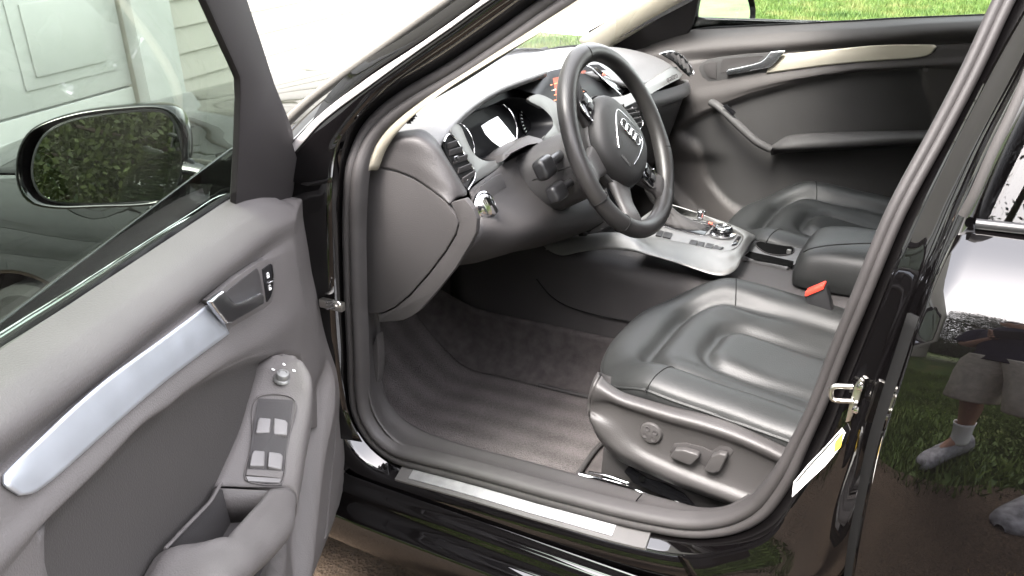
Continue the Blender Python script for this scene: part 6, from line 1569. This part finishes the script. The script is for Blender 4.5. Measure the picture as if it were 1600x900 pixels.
    loft('mirror_arm', [tm([(MU - .03 + .025 * math.cos(a), -.075, .952 + .020 * math.sin(a)) for a in np.linspace(0, 2 * math.pi, 12, endpoint=False)]), tm([(MU - .03 + .03 * math.cos(a), -.03, .948 + .018 * math.sin(a)) for a in np.linspace(0, 2 * math.pi, 12, endpoint=False)]), tm([(MU - .02 + .04 * math.cos(a), .02, .955 + .02 * math.sin(a)) for a in np.linspace(0, 2 * math.pi, 12, endpoint=False)]), tm([(MU - .015 + .05 * math.cos(a), .045, .965 + .03 * math.sin(a)) for a in np.linspace(0, 2 * math.pi, 12, endpoint=False)])], M['paint'], mh, 24, 4, 0, closed=True)
    return door
dd_ = build_door(T_open, True)
dd_['label'] = 'driver door standing wide open, grey inner panel with silver strip and window switches'
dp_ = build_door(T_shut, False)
dp_['label'] = 'closed passenger door seen from inside with silver strip and handle'

# passenger centre pillar with belt, and the cloth covered pillars on that side
loft('pillar_trim', [[(1.645, .70, .86), (1.62, .67, 1.02), (1.60, .61, 1.20), (1.60, .56, 1.33)], [(1.655, .688, .86), (1.64, .655, 1.02), (1.62, .598, 1.20), (1.62, .55, 1.33)], [(1.80, .70, .86), (1.77, .67, 1.02), (1.74, .61, 1.20), (1.74, .56, 1.33)]], M['beige'], car, 24, 4, .006)
loft('pillar_trim', [[(1.65, .72, .28), (1.66, .715, .60), (1.648, .705, .858)], [(1.67, .70, .28), (1.675, .695, .60), (1.66, .69, .858)], [(1.83, .72, .28), (1.82, .715, .60), (1.80, .705, .858)]], M['darkplastic'], car, 20, 4, .006)
PT = [(.50, .695, .915), (.62, .675, .985), (.80, .645, 1.085), (1.0, .61, 1.19), (1.2, .57, 1.285), (1.32, .555, 1.325)]
loft('pillar_trim', [[(x - .035, y + .012, z + .012) for x, y, z in PT], [(x - .02, y - .03, z + .006) for x, y, z in PT], [(x + .03, y - .02, z - .02) for x, y, z in PT], [(x + .035, y + .015, z - .025) for x, y, z in PT]], M['beige'], car, 40, 4, .004)


# ------------------------------------------------------------------ the photographer, mirrored in the rear door
PX, PY_ = 1.72, -2.05
PYAW = rad(34)
skin_m = mat('skin', (0.36, 0.20, 0.14), 0.5, 0, 0.4, 0, (200, 0.2, 3), (20, .92, 1.06))
shirt_m = mat('navy_shirt', (0.012, 0.014, 0.028), 0.85, 0, 0.2, 0, (500, 0.5), (20, .8, 1.2))
short_m = mat('khaki_grey_shorts', (0.55, 0.51, 0.44), 0.85, 0, 0.2, 0, (60, 0.9, 4), (30, .75, 1.1))
sock_m = mat('white_sock', (0.75, 0.75, 0.76), 0.9)
shoe_m = mat('grey_trainer', (0.26, 0.26, 0.28), 0.7, 0, 0.3, 0, (120, .5), (50, .5, 1.5))
hair_m = mat('brown_hair', (0.035, 0.022, 0.014), 0.6, 0, 0.4, 0, (300, 1.0))
def pp(x, y, z): return (PX + x * math.cos(PYAW) - y * math.sin(PYAW), PY_ + x * math.sin(PYAW) + y * math.cos(PYAW), z)
def hand(a, b, c): return tuple(Vector(CAM_POS) + r2 * a + u2 * b - fw * c)
joints, rads, edges_ = [], [], []
def J(p, r, prev=None):
    joints.append(p); rads.append(r)
    if prev is not None: edges_.append((prev, len(joints) - 1))
    return len(joints) - 1
pel = J(pp(0, 0, .96), (.15, .115))
wst = J(pp(0, .0, 1.10), (.145, .11), pel)
chs = J(pp(0, -.005, 1.30), (.165, .12), wst)
clv = J(pp(0, -.01, 1.44), (.13, .09), chs)
nck = J(pp(0, .005, 1.52), (.055, .058), clv)
hd0 = J(pp(0, .03, 1.60), (.072, .085), nck)
hd1 = J(pp(0, .035, 1.68), (.077, .095), hd0)
hd2 = J(pp(0, .02, 1.755), (.055, .07), hd1)
nose = J(pp(0, .125, 1.635), (.012, .014), hd0)
for s in (-1, 1):
    hip = J(pp(s * .095, 0, .88), (.095, .105), pel)
    thg = J(pp(s * .120, .01, .70), (.082, .088), hip)
    kne = J(pp(s * .150, .02, .50), (.056, .062), thg)
    clf = J(pp(s * .165, -.015, .36), (.056, .060), kne)
    ank = J(pp(s * .185, -.025, .10), (.034, .038), clf)
    toe = J(pp(s * .200, .10, .030), (.024, .018), ank)
    sho = J(pp(s * .185, -.01, 1.43), (.062, .062), clv)
    elb = J(pp(s * .235, .06, 1.17), (.043, .045), sho)
    wrs = J(hand(s * .110, -.035, .085), (.027, .030), elb)
    plm = J(hand(s * .092, -.012, .034), (.016, .026), wrs)
    for k in range(4):
        a_ = J(hand(s * .088, .030 - k * .019, .020), (.009, .009), plm)
        b_ = J(hand(s * .081, .032 - k * .019, .004), (.0085, .0085), a_)
        J(hand(s * (.066 - .004 * (k == 3)), .031 - k * .019, .006), (.0072, .0072), b_)
    t1 = J(hand(s * .084, .016, .040), (.011, .011), plm)
    J(hand(s * .058, .014, .034), (.009, .009), t1)
    J(pp(s * .083, .025, 1.63), (.012, .020), hd0)
me = bpy.data.meshes.new('person')
me.from_pydata(joints, edges_, [])
person = bpy.data.objects.new('person', me)
COL.objects.link(person)
me.materials.append(skin_m)
sk = person.modifiers.new('skin', 'SKIN')
sk.use_smooth_shade = True
for i, r in enumerate(rads):
    me.skin_vertices[0].data[i].radius = r
me.skin_vertices[0].data[0].use_root = True
person.modifiers.new('smooth', 'SUBSURF').render_levels = 2
tag(person, 'person in navy shirt, khaki shorts, white socks and trainers photographing the open car', 'person')
def cloth(name, secs, material, k=24, thick=.004):
    rws = [[tuple(Vector(c) + Matrix.Rotation(PYAW, 3, 'Z') @ Vector((rx * math.cos(a) * (1 + .03 * math.sin(5 * a + i)), ry * math.sin(a) * (1 + .03 * math.cos(4 * a + 2 * i)), 0))) for a in np.linspace(0, 2 * math.pi, k, endpoint=False)] for i, (c, rx, ry) in enumerate(secs)]
    return loft(name, rws, material, person, k * 2, 4, thick, closed=True, angle=80)
cloth('shirt', [(pp(0, 0, .90), .190, .150), (pp(0, 0, 1.0), .188, .148), (pp(0, 0, 1.12), .178, .138), (pp(0, -.005, 1.30), .205, .152), (pp(0, -.01, 1.42), .218, .138), (pp(0, -.008, 1.475), .165, .115), (pp(0, 0, 1.515), .095, .088), (pp(0, 0.003, 1.53), .070, .072)], shirt_m)
for s in (-1, 1):
    cloth('shorts_leg', [(pp(s * .085, 0, 1.0), .105, .145), (pp(s * .095, 0, .88), .122, .140), (pp(s * .122, .01, .70), .118, .128), (pp(s * .146, .02, .55), .116, .122), (pp(s * .154, .02, .47), .118, .122)], short_m)
    loft('sleeve', [[tuple(np.array(c) + np.array([r * math.cos(a) * .9, r * math.sin(a), s * r * math.cos(a) * .45])) for a in np.linspace(0, 2 * math.pi, 16, endpoint=False)] for c, r in ((pp(s * .14, -.01, 1.44), .092), (pp(s * .20, 0, 1.40), .092), (pp(s * .225, .03, 1.28), .078), (pp(s * .235, .045, 1.22), .076))], shirt_m, person, 24, 3, .003, closed=True)
    cloth('sock', [(pp(s * .185, -.018, .07), .045, .054), (pp(s * .183, -.02, .13), .044, .050), (pp(s * .180, -.018, .20), .050, .056)], sock_m)
    rws = []
    for yy_, w_, h_ in ((-.108, .020, .05), (-.100, .036, .095), (-.06, .044, .118), (-.01, .046, .112), (.03, .046, .092), (.09, .050, .070), (.15, .048, .054), (.185, .036, .042), (.198, .012, .028)):
        rws.append([pp(s * .190 + s * .05 * (yy_ + .02) + w_ * math.cos(a), yy_, max(.002, h_ * .5 + h_ * .55 * math.sin(a)) - .012) for a in np.linspace(0, 2 * math.pi, 16, endpoint=False)])
    loft('shoe', rws, shoe_m, person, 30, 3, 0, closed=True)
loft('hair', [[pp(.086 * s_ * math.cos(a), .015 + oy + .105 * s_ * math.sin(a), z) for a in np.linspace(0, 2 * math.pi, 20, endpoint=False)] for z, s_, oy in ((1.66, .96, -.02), (1.70, 1.02, -.012), (1.745, .96, -.005), (1.785, .7, 0), (1.80, .2, 0), (1.802, .02, 0))], hair_m, person, 32, 3, 0, closed=True)
for s in (-1, 1):
    lathe('eye', [(.010, 0), (.009, .004), (.005, .006), (0, .0065)], pp(s * .032, .112, 1.668), (s * .2, 1, 0), mat('eye_white', (.7, .7, .68), .2), person, 14)
ph = box('phone', (CAM_POS[0] - fw.x * .018, CAM_POS[1] - fw.y * .018, CAM_POS[2] - fw.z * .018), (.150, .074, .008), M['gloss'], None, .003, Matrix((r2, u2, -fw)).transposed())
tag(ph, 'black phone held up in both hands by the person', 'phone')
box('phone_screen', Vector((CAM_POS[0] - fw.x * .0225, CAM_POS[1] - fw.y * .0225, CAM_POS[2] - fw.z * .0225)), (.140, .066, .0006), M['screen'], ph, 0, Matrix((r2, u2, -fw)).transposed())
